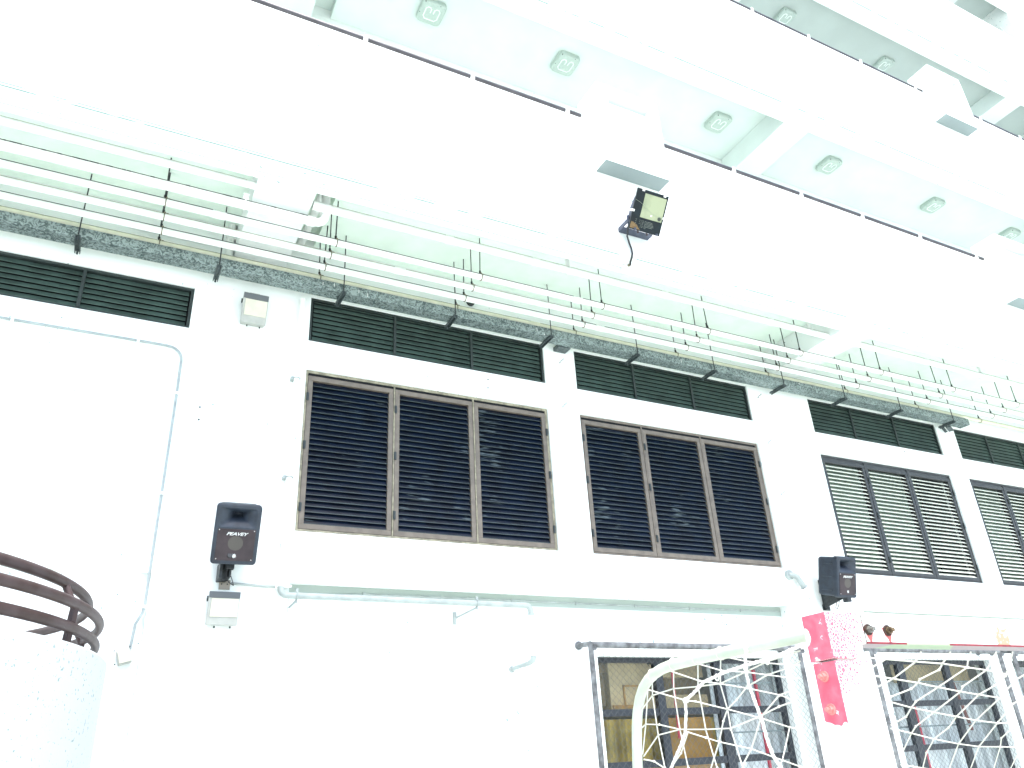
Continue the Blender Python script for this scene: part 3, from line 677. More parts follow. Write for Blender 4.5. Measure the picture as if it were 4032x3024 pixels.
# conduit with saddles along the beam underside
cd = thing("beam_conduit", (4.0, -1.235, 5.665), "thin white conduit with saddles along the underside of the lowest parapet beam", "conduit")
q = MB(); q.tube([(-6.9, -1.238, 5.666), (3.80, -1.238, 5.666)], 0.0125, 10); q.tube([(4.02, -1.238, 5.666), (14.5, -1.238, 5.666)], 0.0125, 10); q.build("pipe", PIPEW, cd)
q = MB(); q.tube([(-6.9, -1.216, 5.673), (3.80, -1.216, 5.673)], 0.0065, 6); q.tube([(4.02, -1.216, 5.673), (14.5, -1.216, 5.673)], 0.0065, 6); q.build("shadow_line", mat("green_grey_shadow", (0.20, 0.28, 0.23), 0.9, var=0.4, vscale=12), cd)  # thin dark tubes coloured as the shadow between conduit and beam
for x in (-2.0, -1.13, -0.24, 0.673, 1.574, 2.461, 3.459, 4.343, 5.239, 6.132, 7.042, 7.921, 8.826, 9.728, 10.62, 11.5):
    h = MB(); h.box(x - .011, x + .011, -1.262, -1.212, 5.651, 5.6795); h.build("saddle", PIPEW, cd, bevel=0.004)
jb = thing("junction_box", (3.905, -1.24, 5.64), "white junction box on the beam underside where the floodlight cable ends", "box")
h = MB(); h.box(3.80, 4.02, -1.285, -1.195, 5.622, 5.679); h.build("box_body", PIPEW, jb, bevel=0.006)
h = MB(); h.tube([(3.83, -1.285, 5.652), (3.83, -1.31, 5.652)], 0.012, 10); h.build("gland", CLAMP, jb)

# small conduit run on the wall high at the left, seen between the pipes
cw = thing("wall_conduit", (0.2, -0.01, 5.75), "pale green trunking and bent conduit high on wall behind the pipes at left", "conduit")
q = MB(); q.box(-0.26, 0.62, -0.02, -0.001, 5.76, 5.80); q.build("trunking", PIPEW, cw, bevel=0.003)
q = MB(); q.tube([(-0.24, -0.013, 5.70), (0.30, -0.013, 5.70)] + [(0.30 + .09 * math.sin(R(a)), -0.013, 5.61 + .09 * math.cos(R(a))) for a in (22, 45, 68, 90)] + [(0.39, -0.013, 5.50)], 0.0125, 8); q.build("pipe", PIPEW, cw)
q = MB(); q.box(-0.06, -0.03, -0.03, -0.001, 5.68, 5.73); q.box(0.18, 0.21, -0.03, -0.001, 5.68, 5.73); q.build("saddle", PIPEW, cw, bevel=0.003)
cw = thing("riser_pipe", (0.53, -0.03, 5.7), "white vertical pipe rising past the thin pipes on the left pier", "pipe")
q = MB(); q.tube([(0.53, -0.032, 5.50), (0.53, -0.032, 5.999)], 0.03, 14); q.build("pipe", PIPEW, cw)
q = MB(); q.box(0.49, 0.57, -0.066, -0.001, 5.84, 5.90); q.build("saddle", PIPEW, cw, bevel=0.006)

# dark sleeve hole in the wall
hl = MB(); hl.tube([(2.822, -0.001, 5.763), (2.822, -0.022, 5.763)], 0.042, 24); o = hl.build("sleeve_cap", BLACKST, bevel=0.004); tag(o, "small round black cap on the wall between the hanging pipes and duct", "cap")

# ------------------------------------------------------------------ galvanised duct
du = thing("cable_duct", (4.0, -0.19, 5.44), "long spangled galvanised duct hung on strut brackets above the vents", "duct")
q = MB(); q.box(-6.9, 10.055, -0.252, -0.118, 5.402, 5.484); q.build("duct_body", GALV, du, bevel=0.004)
q = MB()
q.box(-6.9, 10.0, -0.256, -0.2525, 5.478, 5.488)
q.build("lid_edge", GALV, du)
q = MB(); q.box(10.0, 10.062, -0.255, -0.115, 5.399, 5.487); q.build("end_cap", GALV, du, bevel=0.003)
for x in (0.445, 1.48, 2.54, 3.57, 4.61, 5.64, 6.67, 7.67, 8.67, 9.70, -0.58, -1.6):
    h = MB(); a, b, z = x - .02, x + .02, 5.3995
    h.box(a, a + .006, -0.285, -0.055, z - .024, z - .0005); h.box(b - .006, b, -0.285, -0.055, z - .024, z - .0005); h.box(a, b, -0.285, -0.055, z - .003, z)
    h.tube([(x, -.273, z - .033), (x, -.273, z + .01)], 0.007, 6); h.tube([(x, -.068, z - .035), (x, -.068, z + .01)], 0.008, 6)
    hb = h.build("strut_bracket", STRUT, du)
    rd = MB(); rd.tube([(x, -.273, z), (x - .004, -.273, 5.999)], 0.0050, 6); rd.build("rod", ROD, hb)
q = MB(); q.box(3.745, 3.885, -0.117, -0.001, 5.392, 5.44); q.build("wall_bracket", STRUT, du, bevel=0.004)
q = MB(); q.obox(Matrix.Translation((9.86, -0.09, 5.385)) @ Matrix.Rotation(R(24), 4, 'Z'), -.10, .10, -.03, .03, -.012, .006); q.obox(Matrix.Translation((9.80, -0.05, 5.37)) @ Matrix.Rotation(R(50), 4, 'Y'), -.04, .04, -.02, .02, -.003, .003); q.build("loose_strap", STRUT, du)
# splashes of white paint and tape on the duct
for x, z, w_, hh in ((1.62, 5.45, .004, .03), (1.70, 5.43, .004, .035), (3.42, 5.45, .003, .04), (3.50, 5.41, .01, .01), (5.2, 5.44, .004, .04), (6.95, 5.47, .03, .006), (1.30, 5.45, .004, .03), (1.40, 5.46, .004, .03)):
    q = MB(); q.box(x - w_ / 2, x + w_ / 2, -.2545, -.2525, z - hh / 2, z + hh / 2); q.build("paint_drip", CLIPW, du)

# ------------------------------------------------------------------ conduits low on the wall
cl = thing("wall_conduit", (0.28, -0.015, 2.4), "long thin white conduit bending from wall top down to the beige junction box", "conduit")
q = MB(); q.tube([(-6.9, -0.013, 4.76), (-0.9, -0.013, 4.732), (0.02, -0.013, 4.730), (0.16, -0.013, 4.728)] + [(0.17 + .11 * math.sin(R(a)), -0.013, 4.617 + .11 * math.cos(R(a))) for a in (15, 30, 45, 60, 75, 90)] + [(0.283, -0.013, 4.3), (0.283, -0.013, 2.72), (0.275, -0.013, 2.67), (0.243, 0.02, 2.60), (0.235, 0.028, 2.44)], 0.009, 10); q.build("pipe", CONDG, cl)
for x, z, hz in ((-0.89, 4.73, 0), (-0.047, 4.728, 0), (0.283, 4.33, 1), (0.283, 3.52, 1), (0.283, 2.71, 1)):
    q = MB()
    if hz: q.box(x - .028, x + .022, -.029, -.0005, z - .01, z + .01)
    else: q.box(x - .01, x + .01, -.029, -.0005, z - .022, z + .022)
    q.build("saddle", PIPEW, cl, bevel=0.003)
jb2 = thing("junction_box", (0.2, 0.02, 2.38), "tilted cream junction box at the foot of the thin conduit beside the curved wall", "box")
Mj = Matrix.Translation((0.205, -0.005, 2.385)) @ Matrix.Rotation(R(-17), 4, 'Y')
q = MB(); q.obox(Mj, -.042, .042, -.022, .042, -.045, .045); q.build("box_body", BEIGE, jb2, bevel=0.005)
q = MB(); q.obox(Mj, -.035, .035, -.028, -.022, -.038, .038); q.build("cover", LENS, jb2, bevel=0.004)
q = MB()
for a, b in ((-.05, .056), (.045, .058), (-.06, -.03)): q.tube([Mj @ Vector((a, .02, b)), Mj @ Vector((a, .012, b))], .005, 8)
q.build("screw", STRUT, jb2)

# downpipe left of window A and the branch along the recess
dp = thing("down_pipe", (1.18, -0.04, 3.9), "white downpipe left of the first window turning right under the ledge", "pipe")
pth = [(1.178, -0.05, 5.38), (1.178, -0.05, 2.90)] + [(1.228 - .05 * math.cos(R(a)), -0.05, 2.87 - .05 * math.sin(R(a))) for a in (20, 45, 70, 90)] + [(3.20, -0.05, 2.818)] + [(3.22 + .05 * math.sin(R(a)), -0.05, 2.768 + .05 * math.cos(R(a))) for a in (20, 45, 70, 90)] + [(3.27, -0.05, 2.745)]
q = MB(); q.tube(pth[:2], 0.0235, 16); q.tube([(1.178, -.05, 2.93), (1.178, -.05, 2.88)], 0.028, 16); q.build("riser", PIPEW, dp)
q = MB(); q.tube([(1.178, -.05, 2.899)] + pth[2:], 0.0235, 16); q.tube([(3.27, -.05, 2.752), (3.27, -.05, 2.738)], 0.027, 16); q.build("branch", PIPEL, dp)
for x, z in ((1.178, 3.73), (1.178, 4.6)):
    q = MB(); q.tube([(x + .028 * math.cos(a), -.05 + .028 * math.sin(a), z) for a in [2 * math.pi * i / 14 for i in range(14)]], .004, 5, closed=True); q.box(x - .045, x - .02, -.055, -.001, z - .012, z + .012); q.build("pipe_bracket", PIPEL, dp)
for x in (1.30, 2.77):
    q = MB(); q.tube([(x, -.05 + .028 * math.cos(a), 2.818 + .028 * math.sin(a)) for a in [2 * math.pi * i / 14 for i in range(14)]], .0055, 6, closed=True); q.box(x - .01, x + .01, -.055, -.045, 2.845, 2.872); q.tube([(x, -.05, 2.79), (x, -.05, 2.768)], .006, 8)
    q.tube([(x, -.05, 2.785), (x - .10, .16, 2.735)], .008, 8) if x > 2 else q.tube([(x, -.05, 2.785), (x - .04, .0, 2.74)], .008, 8)
    if x > 2: q.box(x - .125, x - .10, .150, .1655, 2.68, 2.78)
    q.build("pipe_bracket", PIPEL, dp)
# outlet spout lower right
sp = thing("outlet_spout", (3.15, 0.1, 2.36), "short white spout poking from the lower wall left of the window cage", "pipe")
q = MB(); q.tube([(3.17, .166, 2.33), (3.17, .15, 2.33)], .026, 14); q.tube([(3.17, .166, 2.33), (3.20, .06, 2.345), (3.235, -.03, 2.355), (3.252, -.065, 2.375), (3.255, -.075, 2.41)], [.018, .018, .020, .024, .026], 16); q.build("spout_pipe", PIPEL, sp)
q = MB(); q.tube([(3.215, .01, 2.33), (3.216, .01, 2.326)], .004, 6); q.build("screw", STRUT, sp)
# thin conduit inside the recess
ic = thing("recess_conduit", (3.5, 0.15, 2.88), "thin pale conduit clipped along wall just beneath the ledge under the windows", "conduit")
q = MB(); q.tube([(0.83, -0.012, 2.896), (1.06, -0.012, 2.886), (1.24, -0.012, 2.892)], 0.009, 8); q.tube([(1.26, .153, 2.868), (1.55, .153, 2.872), (1.90, .153, 2.893), (2.6, .153, 2.897), (5.3, .153, 2.895), (6.34, .153, 2.905)], 0.009, 8); q.build("pipe", PIPEL, ic)
for x in (1.87, 2.54, 3.2, 3.85, 4.5, 5.15, 5.8):
    q = MB(); q.box(x - .01, x + .01, .138, .1655, 2.882, 2.908); q.build("saddle", PIPEL, ic, bevel=.003)
q = MB(); q.box(1.145, 1.205, -.03, -.0005, 2.868, 2.905); q.tube([(1.15, -.02, 2.887), (1.262, -.02, 2.893)], .012, 10); q.build("coupling", PIPEW, ic, bevel=.004)
tr = MB(); tr.box(7.42, 12.4, .150, .1655, 2.905, 2.935); o = tr.build("ledge_trunking", PIPEW); tag(o, "slim white trunking under the ledge right of the goal corner", "trunking")

# ------------------------------------------------------------------ speakers
def speaker(x, y, z, yaw, tilt, roll, w_, h_, d_, label):
    t = thing("loudspeaker", (x, y, z), label, "speaker", "weathered black speakers with white lettering")
    M = Matrix.Translation((x, y, z)) @ Matrix.Rotation(yaw, 4, 'Z') @ Matrix.Rotation(tilt, 4, 'X') @ Matrix.Rotation(roll, 4, 'Y')
    W2, H2 = w_ / 2, h_ / 2
    def rr(a0, a1, b0, b1, yy, c, n=4):
        pts = []
        for cx, cz, s in ((a1 - c, b1 - c, 0), (a0 + c, b1 - c, 90), (a0 + c, b0 + c, 180), (a1 - c, b0 + c, 270)):
            for k in range(n + 1):
                a = R(s + 90 * k / n); pts.append(M @ Vector((cx + c * math.cos(a), yy, cz + c * math.sin(a))))
        return pts
    # shell: loft of rounded rings front to back
    b = MB(); rings = [rr(-W2 + .012, W2 - .012, -H2 + .012, H2 - .012, 0.0, .016), rr(-W2 + .004, W2 - .004, -H2 + .004, H2 - .004, .004, .022), rr(-W2, W2, -H2, H2, .014, .026), rr(-W2, W2, -H2, H2, .05, .026),
                       rr(-W2 + .012, W2 - .012, -H2 + .008, H2 - .008, .06, .024), rr(-W2 * .86, W2 * .86, -H2 * .95, H2 * .95, d_ - .02, .024), rr(-W2 * .82, W2 * .82, -H2 * .91, H2 * .91, d_, .02)]
    n = len(rings[0]); vs = [p for g_ in rings for p in g_]; fs = []
    for i in range(len(rings) - 1):
        for j in range(n): fs.append((i * n + j, i * n + (j + 1) % n, (i + 1) * n + (j + 1) % n, (i + 1) * n + j))
    fs.append(tuple(range((len(rings) - 1) * n, len(rings) * n))); b.add(vs, fs, False)
    # front face ring around the horn mouth
    hx, hz0, hz1 = W2 - .026, H2 * .22, H2 - .028
    outer = rings[0]; inner = rr(-hx, hx, hz0, hz1, 0.0, .02)
    b.add(outer + inner, [(j, (j + 1) % n, n + (j + 1) % n, n + j) for j in range(n)], False)
    body = b.build("cabinet", SPK, t)
    # horn: mouth to throat, with the bulging lower lip
    hb = MB(); zt = (hz0 * .35 + hz1 * .65); NX = n
    def ring2(f, yy):
        base = rr(-hx * (1 - f) - .022 * f, hx * (1 - f) + .022 * f, hz0 + (zt - .012 - hz0) * f, hz1 + (zt + .012 - hz1) * f, yy, .02 * (1 - f) + .006)
        return base
    rg = [inner, ring2(.10, .004), ring2(.45, .022), ring2(.75, .05), ring2(.93, .09), ring2(1, .12)]
    vs = [p for g_ in rg for p in g_]; fs = []
    for i in range(len(rg) - 1):
        for j in range(n): fs.append((i * n + j, i * n + (j + 1) % n, (i + 1) * n + (j + 1) % n, (i + 1) * n + j))
    fs.append(tuple(range((len(rg) - 1) * n, len(rg) * n))); hb.add(vs, fs, True); hb.nofix = True
    hb.build("horn", SPK, body)
    # lower half fill behind the grille
    g0, g1 = -H2 + .028, hz0 - .010
    gr = MB(); gr.obox(M, -hx, hx, -.004, .004, g0, g1); gr.build("grille", GRILLE, t, bevel=.0015)
    cc = MB(); cz = (g0 + g1) / 2 + .012; cr = w_ * .165
    cc.add([M @ Vector((0, -.0056, cz))] + [M @ Vector((cr * math.cos(a), -.0046, cz + cr * math.sin(a))) for a in [2 * math.pi * i / 32 for i in range(32)]], [(0, i + 1, (i + 1) % 32 + 1) for i in range(32)]); cc.nofix = True
    cc.build("dust_cap", CONE, t)
    for a, c in ((-hx + .01, g0 + .01), (hx - .01, g0 + .01), (-hx + .01, g1 - .008), (hx - .01, g1 - .008)):
        s = MB(); s.tube([M @ Vector((a, -.004, c)), M @ Vector((a, -.008, c))], .0035, 8); s.build("screw", SCREW, t)
    # lettering
    cu = bpy.data.curves.new("letters", 'FONT'); cu.body = "PEAVEY"; cu.align_x = 'CENTER'; cu.align_y = 'CENTER'; cu.size = .038; cu.shear = .35; cu.extrude = .0006; cu.offset = .0006; cu.space_character = .93
    ob = bpy.data.objects.new("tmp", cu); C.objects.link(ob); dg = bpy.context.evaluated_depsgraph_get(); me = bpy.data.meshes.new_from_object(ob.evaluated_get(dg)); bpy.data.objects.remove(ob)
    LM = M @ Matrix.Translation((0, -.0062, g1 - .034)) @ Matrix.Rotation(R(90), 4, 'X') @ Matrix.Diagonal((1.12, .80, 1, 1))
    me.transform(Matrix.Translation(-t.location) @ LM); me.materials.clear(); me.materials.append(SILVER); lo = bpy.data.objects.new("lettering", me); C.objects.link(lo); lo.parent = t
    # splash-shaped badge near the bottom
    st = MB(); pts = []
    for i in range(18):
        a = 2 * math.pi * i / 18; rad = .017 if i % 2 == 0 else .0085
        pts.append((rad * math.cos(a), g0 + .034 + rad * math.sin(a) * 1.05))
    st.add([M @ Vector((p[0], -.0066, p[1])) for p in pts] + [M @ Vector((0, -.0068, g0 + .034))], [(i, (i + 1) % 18, 18) for i in range(18)]); st.nofix = True; st.build("badge", SILVER, t)
    if True:   # moulded grooves on the left flank
        gv = MB()
        for zz in (H2 * .62, -H2 * .02, -H2 * .68):
            for sgn in (-1, 1):
                gv.obox(M, sgn * W2 * .93 - .006, sgn * W2 * .93 + .006, .075, d_ * .80, zz - .003, zz + .003)
        gv.build("moulded_rib", SPKSIDE, t)
    return t, M
s1, M1 = speaker(0.787, -0.35, 3.164, -0.104, 0.40, 0.011, .306, .422, .24, "black speaker facing the court above beige lamp left of first window")
s2, M2 = speaker(6.80, -0.40, 3.163, 0.03, 0.27, -0.02, .288, .412, .26, "black speaker seen from its side above the red goal corner")
# chipped white edge on the first speaker
q = MB()
for i in range(14):
    zz = random.uniform(-.13, .02); q.obox(M1, .149, .1545, .012 + random.uniform(0, .03), .022 + random.uniform(0, .03), zz, zz + random.uniform(.004, .02))
q.build("paint_splash", CLIPW, s1)
# brackets
bk = thing("speaker_bracket", (0.765, -0.1, 2.95), "black steel arm on pale plate holding the left speaker", "bracket")
q = MB(); q.box(.745, .79, -.10, -.001, 2.90, 3.04); q.box(.725, .745, -.16, -.001, 2.90, 3.02); q.box(.79, .805, -.16, -.001, 2.91, 3.02); q.tube([(.765, -.16, 3.01), (.765, -.30, 3.03)], .018, 10); q.box(.76, .82, -.17, -.12, 2.965, 3.01); q.build("arm", BLACKST, bk, bevel=.003)
q = MB(); q.box(.75, .826, -.012, -.0005, 2.852, 2.918); q.build("plate", PLATE, bk)
for a in (.766, .806):
    q = MB(); q.tube([(a, -.012, 2.888), (a, -.016, 2.888)], .005, 8); q.build("bolt", ROD, bk)
q = MB(); q.tube([(.775, -.18, 2.98), (.772, -.15, 2.93), (.80, -.10, 2.885), (.842, -.06, 2.872), (.838, -.04, 2.90), (.815, -.05, 2.95), (.81, -.08, 2.99)], .003, 6); q.build("cable", CABLE, bk)
bk2 = thing("speaker_bracket", (6.87, -0.15, 2.95), "black steel arm with looped cable holding the right speaker", "bracket")
q = MB(); q.box(6.815, 6.845, -.06, -.001, 2.90, 3.22); q.add([(6.80, -.06, 3.10), (6.82, -.06, 3.10), (6.84, -.30, 3.02), (6.82, -.30, 3.02), (6.80, -.03, 2.92), (6.82, -.03, 2.92), (6.84, -.28, 2.975), (6.82, -.28, 2.975)], [(0, 1, 2, 3), (4, 7, 6, 5), (0, 4, 5, 1), (1, 5, 6, 2), (2, 6, 7, 3), (3, 7, 4, 0)])
q.box(6.80, 6.86, -.34, -.28, 2.93, 2.99); q.build("arm", BLACKST, bk2, bevel=.003)
q = MB(); q.box(6.80, 6.90, -.012, -.0005, 2.90, 2.96); q.build("plate", BLACKST, bk2)
q = MB(); q.tube([(6.80, -.22, 3.0), (6.795, -.20, 2.94), (6.80, -.17, 2.90), (6.83, -.16, 2.89), (6.85, -.17, 2.92), (6.85, -.20, 2.98)], .004, 6); q.build("cable", CABLE, bk2)

# ------------------------------------------------------------------ beige box lamps on the left pier
def box_lamp(x, z, w_, h_, d_, tilt, label):
    t = thing("box_lamp", (x, 0, z), label, "lamp", "beige box lamps on the left pier")
    M = Matrix.Translation((x, -0.012, z)) @ Matrix.Rotation(tilt, 4, 'X')
    q = MB(); W2, H2 = w_ / 2, h_ / 2
    q.add([M @ Vector(p) for p in ((-W2, -d_ * .75, -H2), (W2, -d_ * .75, -H2), (W2 * .9, 0, -H2 * .9), (-W2 * .9, 0, -H2 * .9), (-W2, -d_, H2), (W2, -d_, H2), (W2 * .9, 0, H2 * .9), (-W2 * .9, 0, H2 * .9))], [(0, 3, 2, 1), (4, 5, 6, 7), (0, 1, 5, 4), (1, 2, 6, 5), (2, 3, 7, 6), (3, 0, 4, 7)])
    b = q.build("housing", BEIGE, t, bevel=.006)
    def fp(u, v, e): # point on front face
        f = (v + H2) / h_; return M @ Vector((u, -d_ * (.75 + .25 * f) - e, v))
    def panel(n_, u0, u1, v0, v1, e, m_):
        p = MB(); A = [fp(u0, v0, e), fp(u1, v0, e), fp(u1, v1, e), fp(u0, v1, e)]; B = [fp(u0, v0, 0), fp(u1, v0, 0), fp(u1, v1, 0), fp(u0, v1, 0)]
        p.add(A + B, [(0, 1, 2, 3), (0, 4, 5, 1), (1, 5, 6, 2), (2, 6, 7, 3), (3, 7, 4, 0)]); return p.build(n_, m_, t, bevel=.001)
    panel("hood_band", -W2 * .98, W2 * .99, H2 * .62, H2 * .99, .006, GREYBAND)
    panel("lens", -W2 * .80, W2 * .93, -H2 * .50, H2 * .58, .005, LENS)
    for a in (-.4, .6):
        s = MB(); s.tube([M @ Vector((a * W2, -.04, -H2)), M @ Vector((a * W2, -.04, -H2 - .014))], .006, 8); s.build("bolt", HINGE, t)
    q = MB(); q.tube([M @ Vector((-W2 - .006, -.04, H2 * .62)), M @ Vector((-W2 + .004, -.04, H2 * .62))], .02, 12); q.build("pivot_knob", HINGE, t)
    if z > 4: q = MB(); q.box(x - .04, x + .04, -.03, -.001, z + .12, z + .19); q.build("mount", BEIGE, t)
    return t
box_lamp(.785, 2.705, .212, .228, .095, R(2), "beige box lamp with cream lens fixed below the left speaker")
box_lamp(.778, 5.165, .205, .262, .11, R(5), "beige box lamp with dark band tucked under the galvanised duct")

# ------------------------------------------------------------------ floodlight
fl = thing("floodlight", (3.824, -1.5, 5.971), "square black floodlight with yellowed lens on the parapet under the box", "floodlight")
MF = Matrix.Translation((3.824, -1.68, 5.971)) @ Matrix.Rotation(-0.072, 4, 'Z') @ Matrix.Rotation(0.631, 4, 'X') @ Matrix.Rotation(0.042, 4, 'Y')
q = MB(); q.obox(MF, -.162, .162, 0, .022, -.180, .180); q.build("glass_frame", FLGLASS, fl, bevel=.004)
q = MB(); q.obox(MF, -.080, .145, -.003, -.0002, -.062, .150); q.build("lens", FLWIN, fl, bevel=.002)
q = MB()
prof = [(-.17, .03), (-.15, .085), (-.08, .12), (.02, .12), (.10, .09), (.17, .03)]
v = []
for xx in (-.135, .135):
    v += [MF @ Vector((xx, .0225, -.165))] + [MF @ Vector((xx, b, a)) for a, b in prof] + [MF @ Vector((xx, .0225, .165))]
n = 8; q.add(v, [tuple(range(n)), tuple(range(2 * n - 1, n - 1, -1))] + [(i, (i + 1) % n, (i + 1) % n + n, i + n) for i in range(n)]); q.build("body", FLBODY, fl, bevel=.006)
q = MB()
for k in range(9):
    xx = -.11 + k * .0275; q.obox(MF, xx - .0025, xx + .0025, .10, .14, -.10, .07)
q.build("cooling_fins", FLBODY, fl)
for a, c in ((-.105, .178), (.118, .178), (-.162, -.02), (.162, -.02)):
    q = MB()
    if abs(c) > .1: q.obox(MF, a - .012, a + .012, -.006, .03, c - .016, c + .008)
    else: q.obox(MF, a - .014, a + .014, -.006, .03, c - .010, c + .010)
    q.build("clip", CLIPW, fl, bevel=.002)
q = MB(); pts = [(-.155, -.172), (-.155, -.115), (-.13, -.118), (-.09, -.135), (-.065, -.16), (-.045, -.172)]
q.add([MF @ Vector((p[0], -.0012, p[1])) for p in pts], [tuple(range(6))]); q.nofix = True; q.build("burnt_patch", FLRUST, fl)
q = MB()
for col, (x0, nn, wd) in enumerate(((-.115, 3, .014), (-.075, 3, .014), (-.045, 6, .018), (-.02, 6, .018), (.005, 5, .075))):
    for k in range(nn):
        zz = -.088 - k * (.0115 if col > 1 else .016); q.obox(MF, x0, x0 + wd * random.uniform(.7, 1), -.0014, -.0004, zz - .0014, zz + .0014)
for xx in (-.055, .0): q.obox(MF, xx - .0006, xx + .0006, -.0014, -.0004, -.155, -.085)
q.build("data_marks", mat("faint_grey_print", (.16, .18, .15), .6), fl)
q = MB(); pth = [(-.162, .075), (-.12, .065), (-.07, .045), (-.02, .012), (.05, -.01), (.09, -.022), (.16, -.02)]
q.tube([MF @ Vector((a, -.0042, c)) for a, c in pth], .0011, 4); q.build("crack", mat("pale_glass_crack", (.30, .34, .26), .5), fl)
q = MB(); q.tube([MF @ Vector((.115, -.0034, -.035)), MF @ Vector((.115, -.0044, -.035))], .018, 16); q.build("dark_spot", mat("dark_lamp_spot", (.03, .04, .03), .5), fl)
q = MB(); q.obox(MF, .022, .036, -.0044, -.0032, -.034, -.020); q.build("bright_spot", CLIPW, fl)
for a in (-.10, .128):
    q = MB(); q.tube([MF @ Vector((a, -.004, -.163)), MF @ Vector((a, -.004, -.183))], .012, 10); q.build("bottom_lug", FLBODY, fl)
q = MB(); zb = 5.915
q.box(3.675, 4.0, -1.475, -1.4005, zb - .012, zb - .002); q.box(3.675, 4.0, -1.408, -1.4005, zb - .002, zb + .02)
q.box(3.675, 3.685, -1.56, -1.405, zb - .002, zb + .035); q.box(3.99, 4.0, -1.56, -1.405, zb - .002, zb + .035)
for xx in (3.68, 3.995): q.tube([(xx, -1.55, zb + .02), (xx, -1.56, zb + .06)], .012, 8)
q.build("u_bracket", FLBODY, fl)
q = MB()
for xx in (3.73, 3.84, 3.94): q.tube([(xx, -1.47, zb - .016), (xx, -1.47, zb + .01)], .009, 8)
q.build("bracket_bolt", RUST, fl)
cb = MB(); cb.tube([(3.70, -1.56, 5.95), (3.712, -1.50, 5.90), (3.735, -1.44, 5.85), (3.765, -1.42, 5.79), (3.785, -1.415, 5.735), (3.788, -1.414, 5.69), (3.786, -1.40, 5.655), (3.795, -1.36, 5.635), (3.83, -1.31, 5.645)], .0085, 8); cb.build("cable", CABLE, fl)

# ------------------------------------------------------------------ curved balcony wall with brown railing
CX, CY = -1.691, -1.134
rw = thing("round_landing", (CX, CY, 0), "white rough cast curved landing wall with brown rails at the lower left", "balcony")
def arc(r, z, a0=-150, a1=40, n=72): return [(CX + r * math.cos(R(a0 + (a1 - a0) * i / n)), CY + r * math.sin(R(a0 + (a1 - a0) * i / n)), z) for i in range(n + 1)]
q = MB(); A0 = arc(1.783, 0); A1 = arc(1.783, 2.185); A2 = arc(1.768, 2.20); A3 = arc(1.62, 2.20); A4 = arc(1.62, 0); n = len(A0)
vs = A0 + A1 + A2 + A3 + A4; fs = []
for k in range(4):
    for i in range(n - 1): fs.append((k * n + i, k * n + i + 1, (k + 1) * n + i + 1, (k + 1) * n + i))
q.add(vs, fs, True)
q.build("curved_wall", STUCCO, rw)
q = MB(); B0 = arc(1.619, 1.1); q.add([(CX, CY, 1.1)] + B0, [(0, i + 1, i + 2) for i in range(len(B0) - 1)]); q.build("landing_floor", CEIL, rw)
for (r, z) in ((1.647, 2.492), (1.715, 2.390), (1.712, 2.282)):
    q = MB(); q.tube(arc(r, z), .0255, 14, flat=(.85, 1.0)); q.build("curved_rail", BROWN, rw)
PA = math.degrees(math.atan2(-1.779 - CY, -0.033 - CX))
for k, a in enumerate((PA - 76, PA - 38, PA, PA + 38)):
    ca, sa = math.cos(R(a)), math.sin(R(a))
    def P(r, z): return (CX + r * ca, CY + r * sa, z)
    q = MB(); q.tube([P(1.70, 2.198), P(1.712, 2.39)], .020, 4, smooth=False); q.tube([P(1.705, 2.38), P(1.645, 2.49)], .017, 10); q.build("rail_post", BROWN, rw, bevel=.002)

# ------------------------------------------------------------------ goal
gl = thing("goal", (2.3, -3.95, 0), "white goal with flaking red painted corner joint and rusty bolts", "goal")
q = MB(); q.box(2.272, 2.455, -3.997, -3.897, 0, 1.868); q.build("post", REDPAINT, gl, bevel=.003)
q = MB(); q.add([(2.268, -4.0, 1.876), (2.385, -4.0, 1.8735), (2.385, -3.893, 1.8735), (2.268, -3.893, 1.872), (2.268, -4.0, 2.03), (2.448, -4.0, 2.032), (2.448, -3.893, 2.032), (2.268, -3.893, 2.03), (2.39, -4.0, 1.924), (2.448, -4.0, 1.924), (2.448, -3.893, 1.924), (2.39, -3.893, 1.924)],
    [(0, 3, 2, 1), (4, 5, 6, 7), (0, 1, 8, 9, 5, 4), (3, 7, 6, 10, 11, 2), (0, 4, 7, 3), (1, 2, 11, 8), (8, 11, 10, 9), (9, 10, 6, 5)]); q.build("corner_sleeve", REDPAINT, gl, bevel=.0025)
q = MB(); q.box(2.30, 2.44, -3.985, -3.91, 1.86, 2.0); q.build("inner_joint", POSTW, gl)
q = MB(); q.box(2.4505, 7.0, -3.999, -3.895, 1.925, 2.030); q.build("crossbar", BARPAINT, gl, bevel=.002)
q = MB(); q.box(2.452, 2.66, -4.0005, -3.9985, 1.9245, 1.9315); q.box(2.90, 3.6, -4.0005, -3.9985, 1.9245, 1.9315); q.build("red_edge", DKRED, gl)
q = MB(); q.box(2.66, 2.90, -4.0003, -3.9985, 1.9245, 1.9305); q.build("green_edge", GREENEDGE, gl)
q = MB(); q.box(6.85, 7.02, -3.997, -3.897, 0, 1.924); q.build("post", POSTW, gl, bevel=.003)
def bolt(p, d, r, mw, mn, long=.03):
    d = Vector(d).normalized(); p = Vector(p)
    b = MB(); b.tube([p, p + d * .006], r * 1.45, 18); w0 = b.build("washer", mw, gl, bevel=.001)
    b = MB(); b.tube([p + d * .006, p + d * .018], r, 6, smooth=False); b.tube([p + d * .018, p + d * long], r * .55, 12); b.build("nut", mn, w0, bevel=.001)
q = MB(); q.box(2.4484, 2.4502, -4.0008, -3.90, 1.9245, 2.031); q.build("joint_gap", RUST, gl)
q = MB(); q.tube([(2.33, -4.0006, 1.985), (2.37, -4.0006, 1.965), (2.41, -4.0006, 1.935), (2.43, -4.0006, 1.928)], .0009, 4); q.build("paint_crack", DKRED, gl)
